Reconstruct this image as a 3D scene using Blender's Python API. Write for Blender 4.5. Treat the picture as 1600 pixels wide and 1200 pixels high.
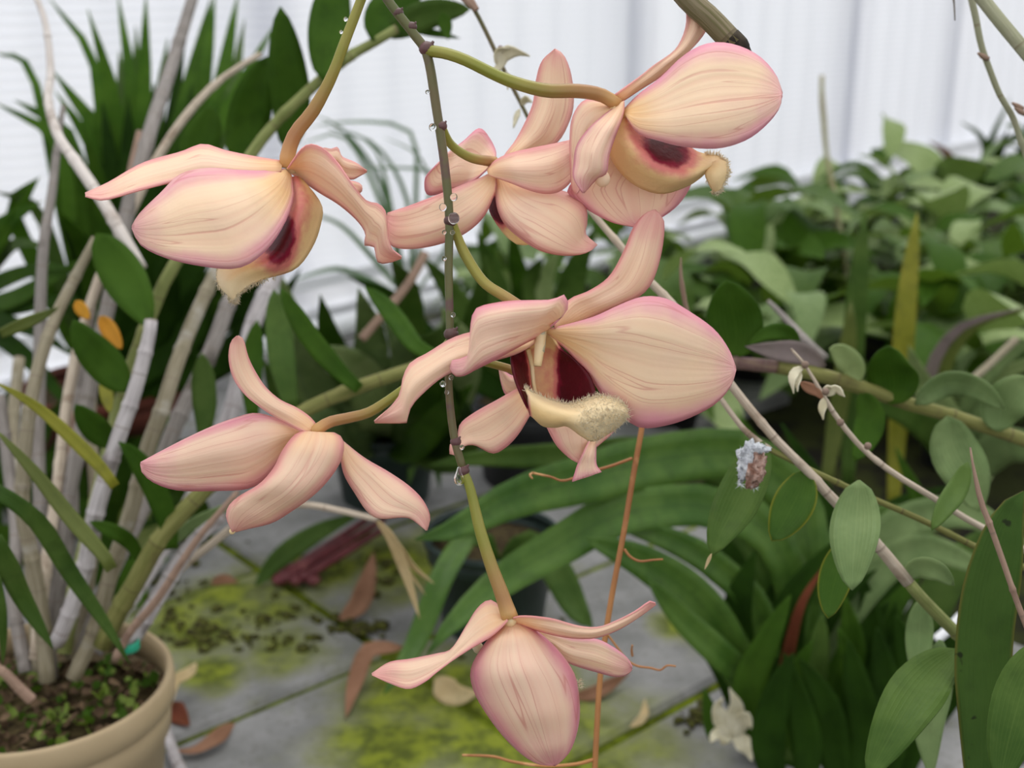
import bpy, math, random
from mathutils import Vector, Matrix
random.seed(7)
R = math.radians
S = bpy.context.scene
COL = S.collection
for o in list(bpy.data.objects): bpy.data.objects.remove(o)

# ------------------------------------------------------------------ camera, sky, light, exposure
FPX, PITCH, CH = 1931.0, R(18), .53
cam_d = bpy.data.cameras.new('camera'); cam = bpy.data.objects.new('camera', cam_d); COL.objects.link(cam)
cam.location = (0, 0, CH); cam.rotation_euler = (R(90) - PITCH, 0, 0)
cam_d.sensor_width = 36; cam_d.lens = 36 * FPX / 1600; cam_d.clip_start = .02; cam_d.clip_end = 60
cam_d.dof.use_dof = True; cam_d.dof.focus_distance = .405; cam_d.dof.aperture_fstop = 12.5
S.camera = cam
w = bpy.data.worlds.new('overcast_sky'); S.world = w; w.use_nodes = True
bg = w.node_tree.nodes['Background']; bg.inputs[0].default_value = (.965, .98, 1, 1); bg.inputs[1].default_value = 1.0
sun_d = bpy.data.lights.new('soft_sun', 'SUN'); sun_d.energy = 2.2; sun_d.angle = R(70); sun_d.color = (1, .975, .93)
sun = bpy.data.objects.new('soft_sun', sun_d); COL.objects.link(sun); sun.rotation_euler = (R(-32), R(-12), 0)
S.view_settings.view_transform = 'Standard'; S.view_settings.look = 'None'
S.view_settings.gamma = 1; S.view_settings.use_curve_mapping = False
S.view_settings.exposure = 0.3

# ------------------------------------------------------------------ projection helpers
RT = Vector((1, 0, 0)); UP = Vector((0, math.sin(PITCH), math.cos(PITCH))); FW = Vector((0, math.cos(PITCH), -math.sin(PITCH)))
C0 = Vector((0, 0, CH))
def P(x, y, d): return C0 + RT * ((x - 800) / FPX * d) - UP * ((y - 600) / FPX * d) + FW * d
def G(x, y, z=0):
    v = RT * ((x - 800) / FPX) - UP * ((y - 600) / FPX) + FW
    return C0 + v * ((z - CH) / v.z)
def F(x, y, off=0): return P(x, y, .40 + off / 100)      # a point of the flower spray, off in cm behind the stem

def cr(pts, n):
    """Catmull-Rom through pts (Vectors or tuples), n samples"""
    pts = [Vector(p) for p in pts]; m = len(pts) - 1; out = []
    if m == 0: return [pts[0].copy() for _ in range(n)]
    for i in range(n):
        t = i / (n - 1) * m; k = min(int(t), m - 1); t -= k
        p1, p2 = pts[k], pts[k + 1]
        p0 = pts[k - 1] if k else p1 * 2 - p2
        p3 = pts[k + 2] if k + 2 <= m else p2 * 2 - p1
        out.append(.5 * ((2 * p1) + (p2 - p0) * t + (2 * p0 - 5 * p1 + 4 * p2 - p3) * t * t + (3 * p1 - p0 - 3 * p2 + p3) * t ** 3))
    return out
def arc(pts, n):
    """resample a smooth curve evenly by length"""
    q = cr(pts, 20 * len(pts)); L = [0]
    for a, b in zip(q, q[1:]): L.append(L[-1] + (b - a).length)
    out = []; k = 0
    for i in range(n):
        s = L[-1] * i / (n - 1)
        while k < len(L) - 2 and L[k + 1] < s: k += 1
        f = (s - L[k]) / max(1e-9, L[k + 1] - L[k]); out.append(q[k].lerp(q[k + 1], min(1, max(0, f))))
    return out
def lin(vals, t):
    if len(vals) == 1: return vals[0]
    t = min(max(t, 0), 1) * (len(vals) - 1); k = min(int(t), len(vals) - 2); f = t - k; f = f * f * (3 - 2 * f)
    return vals[k] * (1 - f) + vals[k + 1] * f

# ------------------------------------------------------------------ object helpers
ORG = {}
def root(name, label, cat, loc=(0, 0, 0), group=None):
    o = bpy.data.objects.new(name, None); COL.objects.link(o); o.location = loc; o.empty_display_size = .02
    ORG[o] = Vector(loc); return tag(o, label, cat, group)
def tag(o, label=None, cat=None, group=None, kind=None):
    if label: o['label'] = label
    if cat: o['category'] = cat
    if group: o['group'] = group
    if kind: o['kind'] = kind
    return o
def mesh(name, V, Fc, uv=None, attr=None, smooth=True):
    me = bpy.data.meshes.new(name); me.from_pydata([tuple(v) for v in V], [], Fc)
    if uv:
        l = me.uv_layers.new(name='UVMap')
        for lp in me.loops: l.data[lp.index].uv = uv[lp.vertex_index]
    if attr:
        for k, vals in attr.items():
            a = me.attributes.new(k, 'FLOAT', 'POINT'); a.data.foreach_set('value', vals)
    if smooth: me.polygons.foreach_set('use_smooth', [True] * len(me.polygons))
    me.update(); return me
def obj(name, V, Fc, mat, parent=None, uv=None, attr=None, smooth=True, solid=0):
    """one mesh object; V in world coordinates"""
    if parent is not None: o0 = ORG[parent]
    else:
        o0 = Vector((sum(v[0] for v in V) / len(V), sum(v[1] for v in V) / len(V), min(v[2] for v in V)))
    me = mesh(name, [Vector(v) - o0 for v in V], Fc, uv, attr, smooth)
    for m in (mat if isinstance(mat, list) else [mat]): me.materials.append(m)
    o = bpy.data.objects.new(name, me); COL.objects.link(o)
    if parent is not None: o.parent = parent
    else: o.location = o0
    ORG[o] = o0
    if solid:
        m = o.modifiers.new('thickness', 'SOLIDIFY'); m.thickness = solid; m.offset = 0
    return o
def gridfaces(nu, nv, off=0): return [(off + i * nv + j, off + i * nv + j + 1, off + (i + 1) * nv + j + 1, off + (i + 1) * nv + j) for i in range(nu - 1) for j in range(nv - 1)]

def tubegeo(pts, rad, n=None, sides=8, nodes=(), bump=.25, cap=True):
    """pts world Vectors, rad list (m) spread along the length; nodes: fractions with a swollen ring"""
    n = n or max(6, 5 * len(pts)); q = arc(pts, n)
    if nodes:                                   # extra stations around each node
        ts = sorted(set([i / (n - 1) for i in range(n)] + [min(1, max(0, k + e)) for k in nodes for e in (-.012, -.004, 0, .004, .012)]))
        q2 = []
        for t in ts:
            f = t * (n - 1); i = min(int(f), n - 2); q2.append(q[i].lerp(q[i + 1], f - i))
        q = q2
    else: ts = [i / (n - 1) for i in range(n)]
    V = []; uv = []; N = None; Ltot = sum((b - a).length for a, b in zip(q, q[1:]))
    for i, p in enumerate(q):
        T = (q[min(i + 1, len(q) - 1)] - q[max(i - 1, 0)]).normalized()
        if N is None:
            N = T.orthogonal().normalized()
        N = (N - T * N.dot(T)).normalized(); B = T.cross(N)
        r = lin(rad, ts[i])
        for k in nodes: r *= 1 + bump * math.exp(-((ts[i] - k) / .006) ** 2)
        for s in range(sides):
            a = 2 * math.pi * s / sides
            V.append(p + (N * math.cos(a) + B * math.sin(a)) * r); uv.append((ts[i] * Ltot * 10, s / sides))
    Fc = [(i * sides + s, i * sides + (s + 1) % sides, (i + 1) * sides + (s + 1) % sides, (i + 1) * sides + s) for i in range(len(q) - 1) for s in range(sides)]
    if cap: Fc += [tuple(range(sides))[::-1], tuple((len(q) - 1) * sides + s for s in range(sides))]
    return V, Fc, uv
def join(*geos):
    V = []; Fc = []; uv = []
    for g in geos:
        k = len(V); V += g[0]; Fc += [tuple(i + k for i in f) for f in g[1]]; uv += g[2] if len(g) > 2 and g[2] else [(0, 0)] * len(g[0])
    return V, Fc, uv
def tube(name, pts, rad, mat, parent=None, **kw):
    V, Fc, uv = tubegeo(pts, rad, **kw); return obj(name, V, Fc, mat, parent, uv)
def ptube(name, pix, d, w, mat, parent=None, **kw):
    """tube from pixels; d list of depths, w list of widths in pixels"""
    n = len(pix); pts = [P(x, y, lin(d, i / max(1, n - 1))) for i, (x, y) in enumerate(pix)]
    wl = [lin(w, i / 6) / 2 / FPX * lin(d, i / 6) for i in range(7)]
    return tube(name, pts, wl, mat, parent, **kw)

# ------------------------------------------------------------------ materials
def c(r, g, b): return tuple(((x / 255 + .055) / 1.055) ** 2.4 if x > 10 else x / 255 / 12.92 for x in (r, g, b)) + (1,)
class NT:
    def __init__(s, name):
        s.m = bpy.data.materials.new(name); s.m.use_nodes = True; s.t = s.m.node_tree
        for n in list(s.t.nodes): s.t.nodes.remove(n)
        s.out = s.t.nodes.new('ShaderNodeOutputMaterial')
    def n(s, typ, ins={}, **kw):
        nd = s.t.nodes.new('ShaderNode' + typ)
        for k, v in kw.items(): setattr(nd, k, v)
        for k, v in ins.items(): s.set(nd.inputs[k], v)
        return nd
    def set(s, sock, v):
        if hasattr(v, 'is_output'): s.t.links.new(v, sock)
        elif hasattr(v, 'outputs'): s.t.links.new(v.outputs[0], sock)
        else: sock.default_value = v
    def math(s, op, a, b=0., cl=False): return s.n('Math', {0: a, 1: b}, operation=op, use_clamp=cl).outputs[0]
    def ss(s, v, a, b, lo=0., hi=1.): return s.n('MapRange', {0: v, 1: a, 2: b, 3: lo, 4: hi}, interpolation_type='SMOOTHSTEP').outputs[0]
    def mix(s, f, a, b, blend='MIX'):
        nd = s.t.nodes.new('ShaderNodeMix'); nd.data_type = 'RGBA'; nd.blend_type = blend
        s.set(nd.inputs[0], f); s.set(nd.inputs[6], a); s.set(nd.inputs[7], b); return nd.outputs[2]
    def noise(s, scale, vec=None, detail=3, dist=0, rough=.5):
        i = {'Scale': scale, 'Detail': detail, 'Distortion': dist, 'Roughness': rough}
        if vec is not None: i['Vector'] = vec
        return s.n('TexNoise', i).outputs[0]
    def obj(s): return s.n('TexCoord').outputs['Object']
    def pos(s): return s.n('NewGeometry').outputs['Position']
    def uv(s):
        u = s.n('UVMap'); x = s.n('SeparateXYZ', {0: u.outputs[0]}); return x.outputs[0], x.outputs[1]
    def attr(s, name): return s.n('Attribute', attribute_name=name).outputs['Fac']
    def bump(s, h, st=.3, dist=.001): return s.n('Bump', {'Height': h, 'Strength': st, 'Distance': dist}).outputs[0]
    def done(s, col, rough=.5, spec=.3, trans=0, tcol=None, bump=None, **kw):
        i = {'Base Color': col, 'Roughness': rough, 'Specular IOR Level': spec}; i.update(kw)
        if bump is not None: i['Normal'] = bump
        b = s.n('BsdfPrincipled', i)
        if trans:
            t = s.n('BsdfTranslucent', {0: tcol if tcol is not None else col})
            b = s.n('MixShader', {0: trans, 1: b.outputs[0], 2: t.outputs[0]})
        s.t.links.new(b.outputs[0], s.out.inputs[0]); return s.m

def m_petal(name, core, mid, edge, pink=1.0, vein=.5, nv=9.):
    t = NT(name); u, v = t.uv(); o = t.obj()
    ns = t.noise(90, o, 3); e = t.math('ABSOLUTE', t.math('MULTIPLY', t.math('SUBTRACT', v, .5), 2.))
    e2 = t.math('ADD', e, t.math('MULTIPLY', t.math('SUBTRACT', ns, .5), .35))
    tip = t.ss(t.math('ADD', u, t.math('MULTIPLY', t.math('SUBTRACT', ns, .5), .25)), .72, 1.02)
    pk = t.math('MULTIPLY', t.math('MAXIMUM', t.ss(e2, .55, 1.05), t.math('MULTIPLY', tip, .8)), pink, True)
    c1 = t.mix(t.ss(u, .0, .35), core, mid)
    blot = t.ss(t.noise(60, o, 2), .35, .75); c1 = t.mix(t.math('MULTIPLY', blot, .35), c1, c(243, 214, 196))
    col = t.mix(pk, c1, edge)
    rnd = t.math('MULTIPLY', t.n('ObjectInfo').outputs['Random'], 40.)
    st = t.n('CombineXYZ', {0: t.math('MULTIPLY', u, .9), 1: t.math('MULTIPLY', v, nv), 2: rnd}).outputs[0]
    n1 = t.noise(.85, st, 1.3, .25, .4); st2 = t.n('CombineXYZ', {0: t.math('MULTIPLY', u, .7), 1: t.math('MULTIPLY', v, nv * 1.5), 2: rnd}).outputs[0]
    n2 = t.noise(1.1, st2, 1)
    ln = t.ss(t.math('ABSOLUTE', t.math('SUBTRACT', n1, .5)), .0, .02, 1., 0.)
    vs = t.math('MULTIPLY', ln, t.ss(u, .1, .5, .15, 1.))
    col = t.mix(t.math('MULTIPLY', t.ss(n2, .45, .8), .3), col, c(252, 236, 206))
    col = t.mix(t.math('MULTIPLY', t.ss(n2, .5, .25), .14), col, c(232, 166, 150))
    col = t.mix(t.math('MULTIPLY', vs, vein), col, c(208, 128, 120))
    h = t.math('ADD', t.math('MULTIPLY', n2, 1.2), t.math('ADD', t.math('MULTIPLY', t.noise(300, o, 3), .4), t.math('MULTIPLY', ln, -.25)))
    return t.done(col, .55, .22, .32, t.mix(.25, col, c(255, 222, 196)), t.bump(h, .3, .0008))
PETAL = m_petal('petal_cream', c(246, 208, 146), c(250, 225, 194), c(236, 166, 186), 1.0, .42)
PETAL_P = m_petal('petal_pink', c(247, 210, 166), c(249, 220, 196), c(234, 158, 178), 1.0, .45)
SEPAL = m_petal('sepal_peach', c(247, 206, 156), c(249, 220, 192), c(236, 160, 166), .9, .42, 7.)
PETAL_B = m_petal('petal_blushed', c(247, 210, 172), c(247, 214, 190), c(226, 150, 166), 1.15, .55)
def m_lip(name):
    t = NT(name); o = t.obj(); mr = t.attr('maroon'); fz = t.attr('fuzz')
    ns = t.noise(260, o, 3); k = t.math('ADD', mr, t.math('MULTIPLY', t.math('SUBTRACT', ns, .5), .45))
    base = t.mix(t.noise(50, o, 2), c(244, 206, 138), c(250, 220, 168))
    col = t.mix(t.ss(k, .02, .5), base, c(222, 130, 122))
    col = t.mix(t.ss(k, .5, .78), col, c(132, 14, 48))
    col = t.mix(t.ss(k, .75, 1.0), col, c(84, 4, 20))
    col = t.mix(fz, col, c(247, 226, 184))
    return t.done(col, .5, .3, .15, None, t.bump(t.noise(600, o, 3), .3, .0006))
LIP = m_lip('lip_flesh')
def m_simple(name, col, rough=.5, spec=.3, trans=0, nscale=0, col2=None, bst=0, bdist=.001, detail=4, stretch=None, lo=.35, hi=.7):
    t = NT(name); o = t.obj()
    if stretch: o = t.n('Mapping', {0: o, 3: stretch}).outputs[0]
    ns = t.noise(nscale or 40, o, detail)
    cc = t.mix(t.ss(ns, lo, hi), col, col2) if col2 else col
    return t.done(cc, rough, spec, trans, None, t.bump(ns, bst, bdist) if bst else None)
HAIR = m_simple('lip_hair', c(254, 244, 220), .7, .1, .5)
COLUMN = m_simple('column_wax', c(244, 214, 150), .35, .4, .2, 60, c(250, 228, 190))
def m_stem(name, c1, c2, c3=None, sc=40, rough=.45):
    t = NT(name); o = t.obj(); u, v = t.uv()
    col = t.mix(t.ss(t.noise(sc, o, 3), .35, .65), c1, c2)
    if c3: col = t.mix(t.ss(t.noise(sc * 2.5, o, 4), .55, .72), col, c3)
    return t.done(col, rough, .35, .0, None, t.bump(t.noise(sc * 8, o, 3), .15, .0008))
STEM = m_stem('flower_stem', c(104, 90, 62), c(86, 92, 52), c(96, 66, 70))
NODE = m_stem('stem_node', c(104, 70, 72), c(84, 62, 58))
def m_pedicel():
    t = NT('pedicel'); o = t.obj(); u, v = t.uv(); f = t.attr('along')
    col = t.mix(t.ss(f, .4, .9), c(132, 134, 54), c(160, 112, 74))
    col = t.mix(t.math('MULTIPLY', t.ss(f, .85, 1.), .8), col, c(206, 160, 104))
    col = t.mix(t.math('MULTIPLY', t.ss(t.noise(60, o, 3), .4, .7), .35), col, c(168, 150, 84))
    return t.done(col, .4, .35, .0, None, t.bump(t.math('SINE', t.math('MULTIPLY', v, 38.)), .1, .0006))
PEDI = m_pedicel()

def m_leaf(name, col, col2, rough=.42, trans=.18, rib=None, spec=.4, edge=None, stripe=.25, spots=None):
    t = NT(name); u, v = t.uv(); o = t.obj()
    e = t.math('ABSOLUTE', t.math('SUBTRACT', v, .5))
    cc = t.mix(t.ss(t.noise(26, o, 5, 0, .65), .3, .7), col, col2)
    cc = t.mix(t.math('MULTIPLY', t.ss(t.noise(95, o, 4), .5, .72), .3), cc, c(30, 46, 16))
    rnd = t.n('ObjectInfo').outputs['Random']
    cc = t.mix(t.math('MULTIPLY', rnd, .3), cc, col2)
    st = t.ss(t.math('SINE', t.math('ADD', t.math('MULTIPLY', v, 75.), t.math('MULTIPLY', t.noise(30, o, 1), 4.))), .2, 1.)
    cc = t.mix(t.math('MULTIPLY', st, stripe), cc, col2)
    cc = t.mix(t.math('MULTIPLY', t.ss(e, .0, .03, 1., 0.), .4), cc, rib or col2)
    if edge: cc = t.mix(t.math('MULTIPLY', t.ss(e, .44, .5), .8), cc, edge)
    if spots: cc = t.mix(t.ss(t.noise(160, o, 2), .68, .74), cc, spots)
    return t.done(cc, rough, spec, trans, t.mix(.5, cc, c(150, 190, 60)), t.bump(t.math('ADD', t.noise(60, o, 4), t.math('MULTIPLY', st, .3)), .3, .002))
LF = dict(
    dark=m_leaf('leaf_dark', c(40, 70, 12), c(64, 94, 26), .55, spec=.08),
    mid=m_leaf('leaf_mid', c(50, 78, 24), c(82, 106, 46), .5, spec=.14),
    deep=m_leaf('leaf_deep', c(22, 42, 8), c(40, 66, 16), .6, .1, spec=.05),
    sword=m_leaf('leaf_sword', c(44, 82, 14), c(78, 112, 32), .55, .25, spec=.08),
    blue=m_leaf('leaf_bluish', c(90, 114, 66), c(124, 144, 92), .5, .14, spec=.2),
    pale=m_leaf('leaf_pale', c(116, 138, 80), c(152, 168, 112), .5, .16, spec=.22),
    strap=m_leaf('leaf_strap', c(44, 80, 18), c(82, 112, 44), .36, .1, spec=.22, rib=c(26, 56, 18)),
    yel=m_leaf('leaf_yellowed', c(126, 128, 26), c(150, 146, 44), .5, .25),
    olive=m_leaf('leaf_olive', c(82, 94, 32), c(106, 116, 52), .5, .2),
    spot=m_leaf('leaf_spotted', c(44, 70, 22), c(62, 88, 34), .5, .12, edge=c(96, 92, 40), spots=c(34, 44, 20), spec=.1),
    edge=m_leaf('leaf_yellow_edged', c(54, 88, 22), c(76, 106, 36), .45, .2, edge=c(140, 138, 40), spec=.14),
    purple=m_leaf('leaf_purplish', c(98, 84, 84), c(128, 114, 110), .5, .1),
    tan=m_leaf('leaf_tan', c(190, 164, 118), c(214, 192, 150), .7, .2, spec=.1),
    brown=m_leaf('leaf_brown', c(122, 86, 64), c(156, 116, 92), .65, .1, spec=.15),
    rust=m_leaf('leaf_rust', c(96, 46, 30), c(124, 66, 44), .65, .1, spec=.15),
    haze=m_leaf('leaf_grassy', c(86, 118, 78), c(120, 148, 108), .5, .2),
    fyel=m_leaf('leaf_golden', c(214, 140, 14), c(226, 164, 44), .5, .3),
)
def m_cane(name, c1, c2, c3, ring=c(120, 104, 92)):
    t = NT(name); o = t.obj(); u, v = t.uv()
    mp = t.n('CombineXYZ', {0: t.math('MULTIPLY', u, 3.), 1: t.math('MULTIPLY', v, 14.), 2: 0.}).outputs[0]
    st = t.noise(1.6, mp, 4, .5)
    col = t.mix(t.ss(st, .38, .64), c1, c2)
    col = t.mix(t.math('MULTIPLY', t.ss(t.noise(55, o, 4), .55, .72), .8), col, c3)
    fr = t.math('FRACT', t.math('MULTIPLY', u, 3.2)); col = t.mix(t.math('MULTIPLY', t.ss(fr, .0, .05, 1., 0.), .7), col, ring)
    return t.done(col, .65, .2, 0, None, t.bump(st, .35, .0012))
CANE_W = m_cane('cane_white', c(192, 186, 186), c(156, 149, 149), c(112, 103, 99))
CANE_G = m_cane('cane_grey', c(146, 139, 134), c(120, 113, 107), c(86, 79, 72))
CANE_T = m_cane('cane_tan', c(150, 141, 120), c(126, 117, 94), c(168, 162, 150))
CANE_V = m_cane('cane_green', c(108, 110, 58), c(128, 126, 74), c(92, 84, 52), c(84, 70, 50))
CANE_O = m_cane('cane_olive', c(118, 128, 72), c(142, 146, 92), c(104, 108, 60), c(110, 96, 70))
CANE_B = m_cane('cane_brown', c(142, 116, 100), c(164, 138, 120), c(112, 88, 76))
CANE_P = m_cane('cane_purple', c(110, 84, 86), c(132, 112, 92), c(84, 60, 62))
CANE_S = m_cane('cane_sage', c(158, 158, 132), c(136, 138, 108), c(176, 170, 150), c(120, 108, 84))
CANE_D = m_cane('cane_dead', c(134, 122, 98), c(104, 98, 66), c(76, 68, 52), c(96, 84, 66))
CANE_X = m_cane('cane_bleached', c(222, 214, 208), c(200, 190, 182), c(160, 146, 134))
CANE_C = m_cane('cane_cream', c(198, 184, 166), c(172, 156, 138), c(130, 108, 88))
ORANGE = m_stem('dry_stalk', c(176, 122, 72), c(150, 96, 56), c(196, 148, 98))
RED = m_stem('red_stalk', c(112, 52, 56), c(90, 38, 42), c(132, 80, 76))
PAPER = m_simple('dried_flower_paper', c(226, 220, 196), .8, .1, .3, 120, c(204, 196, 164))
COTTON = m_simple('cocoon_cotton', c(232, 236, 240), .95, .05, .15, 500, c(196, 200, 208), .9, .003)
COCOON = m_simple('cocoon_bark', c(132, 98, 84), .9, .1, 0, 420, c(186, 160, 148), .9, .003)
POTM = m_simple('pot_beige', c(176, 156, 124), .5, .25, 0, 14, c(160, 140, 108), .08, .002)
DPOT = m_simple('pot_dark_green', c(34, 48, 44), .45, .35, 0, 20, c(44, 58, 54))
BPOT = m_simple('pot_black', c(26, 27, 28), .45, .35, 0, 20, c(40, 41, 43))
TPOT = m_simple('pot_terracotta', c(96, 50, 38), .7, .2, 0, 25, c(76, 40, 32))
SOIL = m_simple('compost', c(52, 42, 30), .95, .1, 0, 180, c(84, 74, 48), 1., .004)
WEED = m_leaf('weed_leaf', c(92, 116, 36), c(128, 150, 60), .5, .25)
WEEDD = m_simple('litter', c(78, 62, 48), .9, .1, 0, 90, c(116, 96, 74))
TIE = m_simple('green_tie', c(34, 150, 118), .4, .4)
ALGAE = m_simple('dark_crumb', c(62, 58, 38), .95, .1, 0, 200, c(92, 96, 40), .6, .003)
t = NT('water'); t.done((1, 1, 1, 1), .0, .5, **{'Transmission Weight': 1.0, 'IOR': 1.33}); WATER = t.m

# ------------------------------------------------------------------ setting: ground, slabs, wall
def box(name, cx, sx, mat, parent=None, rz=0, bev=0, kind=None):
    """box by centre, size (world), rotated about z"""
    x, y, z = [a / 2 for a in sx]; co, si = math.cos(rz), math.sin(rz); b = bev
    if b:
        ring = [(x - b, y, 0), (x, y - b, 0), (x, -y + b, 0), (x - b, -y, 0), (-x + b, -y, 0), (-x, -y + b, 0), (-x, y - b, 0), (-x + b, y, 0)]
        V = [(p[0], p[1], -z) for p in ring] + [(p[0], p[1], z - b) for p in ring] + [(p[0] * (1 - b / x), p[1] * (1 - b / y), z) for p in ring]
        Fc = [tuple(range(8))] + [(i + k, (i + 1) % 8 + k, (i + 1) % 8 + 8 + k, i + 8 + k) for k in (0, 8) for i in range(8)] + [tuple(range(23, 15, -1))]
        Fc = [f[::-1] for f in Fc]
    else:
        V = [(sx_, sy_, sz_) for sz_ in (-z, z) for sx_, sy_ in ((-x, -y), (x, -y), (x, y), (-x, y))]
        Fc = [(3, 2, 1, 0), (4, 5, 6, 7), (0, 1, 5, 4), (1, 2, 6, 5), (2, 3, 7, 6), (3, 0, 4, 7)]
    V = [Vector((cx[0] + p[0] * co - p[1] * si, cx[1] + p[0] * si + p[1] * co, cx[2] + p[2])) for p in V]
    o = obj(name, V, Fc, mat, parent, smooth=False)
    if kind: o['kind'] = kind
    return o
def blobmask(t, pos, blobs):
    acc = None
    for (px, py, r) in blobs:
        g = G(px, py); d = t.n('VectorMath', {0: pos, 1: (g.x, g.y, 0)}, operation='DISTANCE').outputs['Value']
        v = t.ss(d, r * .1, r * 1.25, 1., 0.); acc = v if acc is None else t.math('MAXIMUM', acc, v)
    return acc
MOSS = [(390, 950, .10), (300, 1000, .09), (450, 1030, .06), (640, 890, .11), (760, 890, .09), (720, 1120, .15), (620, 1190, .10), (860, 1190, .13), (520, 900, .06), (330, 1060, .05), (1060, 990, .04)]
def m_slab():
    t = NT('slab_concrete'); p = t.pos()
    mk = t.math('ADD', blobmask(t, p, MOSS), t.math('MULTIPLY', t.math('SUBTRACT', t.noise(16, p, 5, 0, .6), .5), 1.5))
    grey = t.mix(t.ss(t.noise(22, p, 5), .3, .7), c(116, 116, 114), c(144, 143, 142))
    grey = t.mix(t.math('MULTIPLY', t.ss(t.noise(180, p, 3), .56, .7), .4), grey, c(92, 88, 80))
    col = t.mix(t.math('MULTIPLY', t.ss(mk, .1, .7), .6), grey, c(118, 122, 62))
    col = t.mix(t.math('MULTIPLY', t.ss(mk, .4, 1.05), .92), col, t.mix(t.ss(t.noise(70, p, 4), .35, .65), c(74, 84, 14), c(122, 132, 28)))
    return t.done(col, .8, .2, 0, None, t.bump(t.noise(140, p, 5), .35, .002))
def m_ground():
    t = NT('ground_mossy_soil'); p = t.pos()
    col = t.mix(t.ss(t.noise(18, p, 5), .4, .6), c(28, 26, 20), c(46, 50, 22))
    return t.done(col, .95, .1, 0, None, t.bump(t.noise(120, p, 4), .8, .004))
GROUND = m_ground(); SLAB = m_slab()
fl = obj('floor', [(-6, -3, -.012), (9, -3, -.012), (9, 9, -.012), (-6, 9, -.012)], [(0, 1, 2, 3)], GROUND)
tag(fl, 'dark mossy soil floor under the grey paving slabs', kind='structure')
JM = m_simple('joint_moss', c(66, 74, 18), .95, .1, 0, 60, c(100, 112, 26), .8, .004)
jm = obj('joint_moss', [(-1.3, .3, .0045), (.36, .3, .0045), (.3, .95, .0045), (.1, 1.3, .0045), (-.3, 1.7, .0045), (-1.3, 1.7, .0045)], [(0, 1, 2, 3, 4, 5)], JM, fl)
aa = R(41); A = Vector((math.cos(aa), math.sin(aa), 0)); B = Vector((math.sin(aa), -math.cos(aa), 0))
for i in range(-3, 4):
    for j in range(-8, 5):
        ca = .51 + (i + .5) * .41; cb = -.741 + (j + .5) * .205
        q = A * ca + B * cb
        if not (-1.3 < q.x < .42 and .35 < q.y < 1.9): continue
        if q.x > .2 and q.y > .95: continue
        box('slab', (q.x + random.uniform(-.001, .001), q.y, -.006 + random.uniform(-.0015, .0015)), (.403, .198, .028), SLAB, fl, aa + R(random.uniform(-.5, .5)), .004)

# the white greenhouse wall: translucent corrugated sheet behind fine netting, posts, rail and a low white kerb
WA = R(43.6); WD = Vector((math.sin(WA), math.cos(WA), 0)); WN = Vector((-math.cos(WA), math.sin(WA), 0)); WP = 1.5
def Wp(s, z, off=0): return WD * s + WN * (WP + off) + Vector((0, 0, z))
def m_sheet():
    t = NT('wall_translucent_sheet'); p = t.pos()
    z = t.n('SeparateXYZ', {0: p}).outputs[2]
    wv = t.math('SINE', t.math('ADD', t.math('MULTIPLY', z, 480.), t.math('MULTIPLY', t.noise(9, p, 1), 3.)))
    col = t.mix(t.ss(wv, -.2, 1.), c(232, 236, 248), c(218, 224, 238))
    col = t.mix(t.math('MULTIPLY', t.ss(t.noise(3.5, p, 3), .45, .75), .35), col, c(238, 240, 246))
    return t.done(col, .6, .2, .5, c(252, 252, 255), t.bump(wv, .25, .002))
SHEET = m_sheet(); WHITE = m_simple('white_paint', c(236, 237, 240), .5, .3, 0, 12, c(226, 227, 230))
PALE = m_simple('post_pale_grey', c(222, 218, 220), .6, .2, 0, 12, c(208, 204, 208))
V = []; n = 1000
for k in range(n):
    s = -1.0 + 10.0 * k / (n - 1); o_ = .006 * math.cos(2 * math.pi * s / .095)
    V += [Wp(s, 0, o_), Wp(s, 2.1, o_)]
wall = obj('wall_back', V, [(2 * k, 2 * k + 1, 2 * k + 3, 2 * k + 2) for k in range(n - 1)], SHEET)
tag(wall, 'white translucent corrugated greenhouse wall behind all the plants', kind='structure')
for s, ww in ((.28, .05), (1.08, .04), (1.92, .05), (2.75, .06), (3.3, .05), (4.0, .05), (4.9, .06)):
    q = Wp(s, 1.05, .045); box('post', q, (ww, .05, 2.1), PALE, wall, math.pi / 2 - WA)
q = Wp(4.0, .10, -.02); r_ = box('rail', q, (10.0, .03, .018), WHITE, wall, math.pi / 2 - WA)
q = Wp(4.0, .025, -.006); box('kerb', q, (10.0, .02, .05), WHITE, wall, math.pi / 2 - WA)
V = []
for k in range(300):
    u_ = -5.0 * k / 299; o_ = .006 * math.cos(2 * math.pi * u_ / .095); b_ = WD * (9.0 + o_) + WN * (WP + u_)
    V += [b_, b_ + Vector((0, 0, 2.1))]
wr = obj('wall_right', V, [(2 * k, 2 * k + 1, 2 * k + 3, 2 * k + 2) for k in range(299)], SHEET)
tag(wr, 'white translucent end wall of the greenhouse far to the right', kind='structure')
pipe = tube('water_pipe', [Wp(-.2, .055, -.12), Wp(.6, .053, -.12), Wp(1.5, .055, -.12), Wp(2.3, .052, -.12)], [.017], WHITE, sides=12)
tag(pipe, 'white pipe running along the foot of the white wall', 'pipe')

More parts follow.
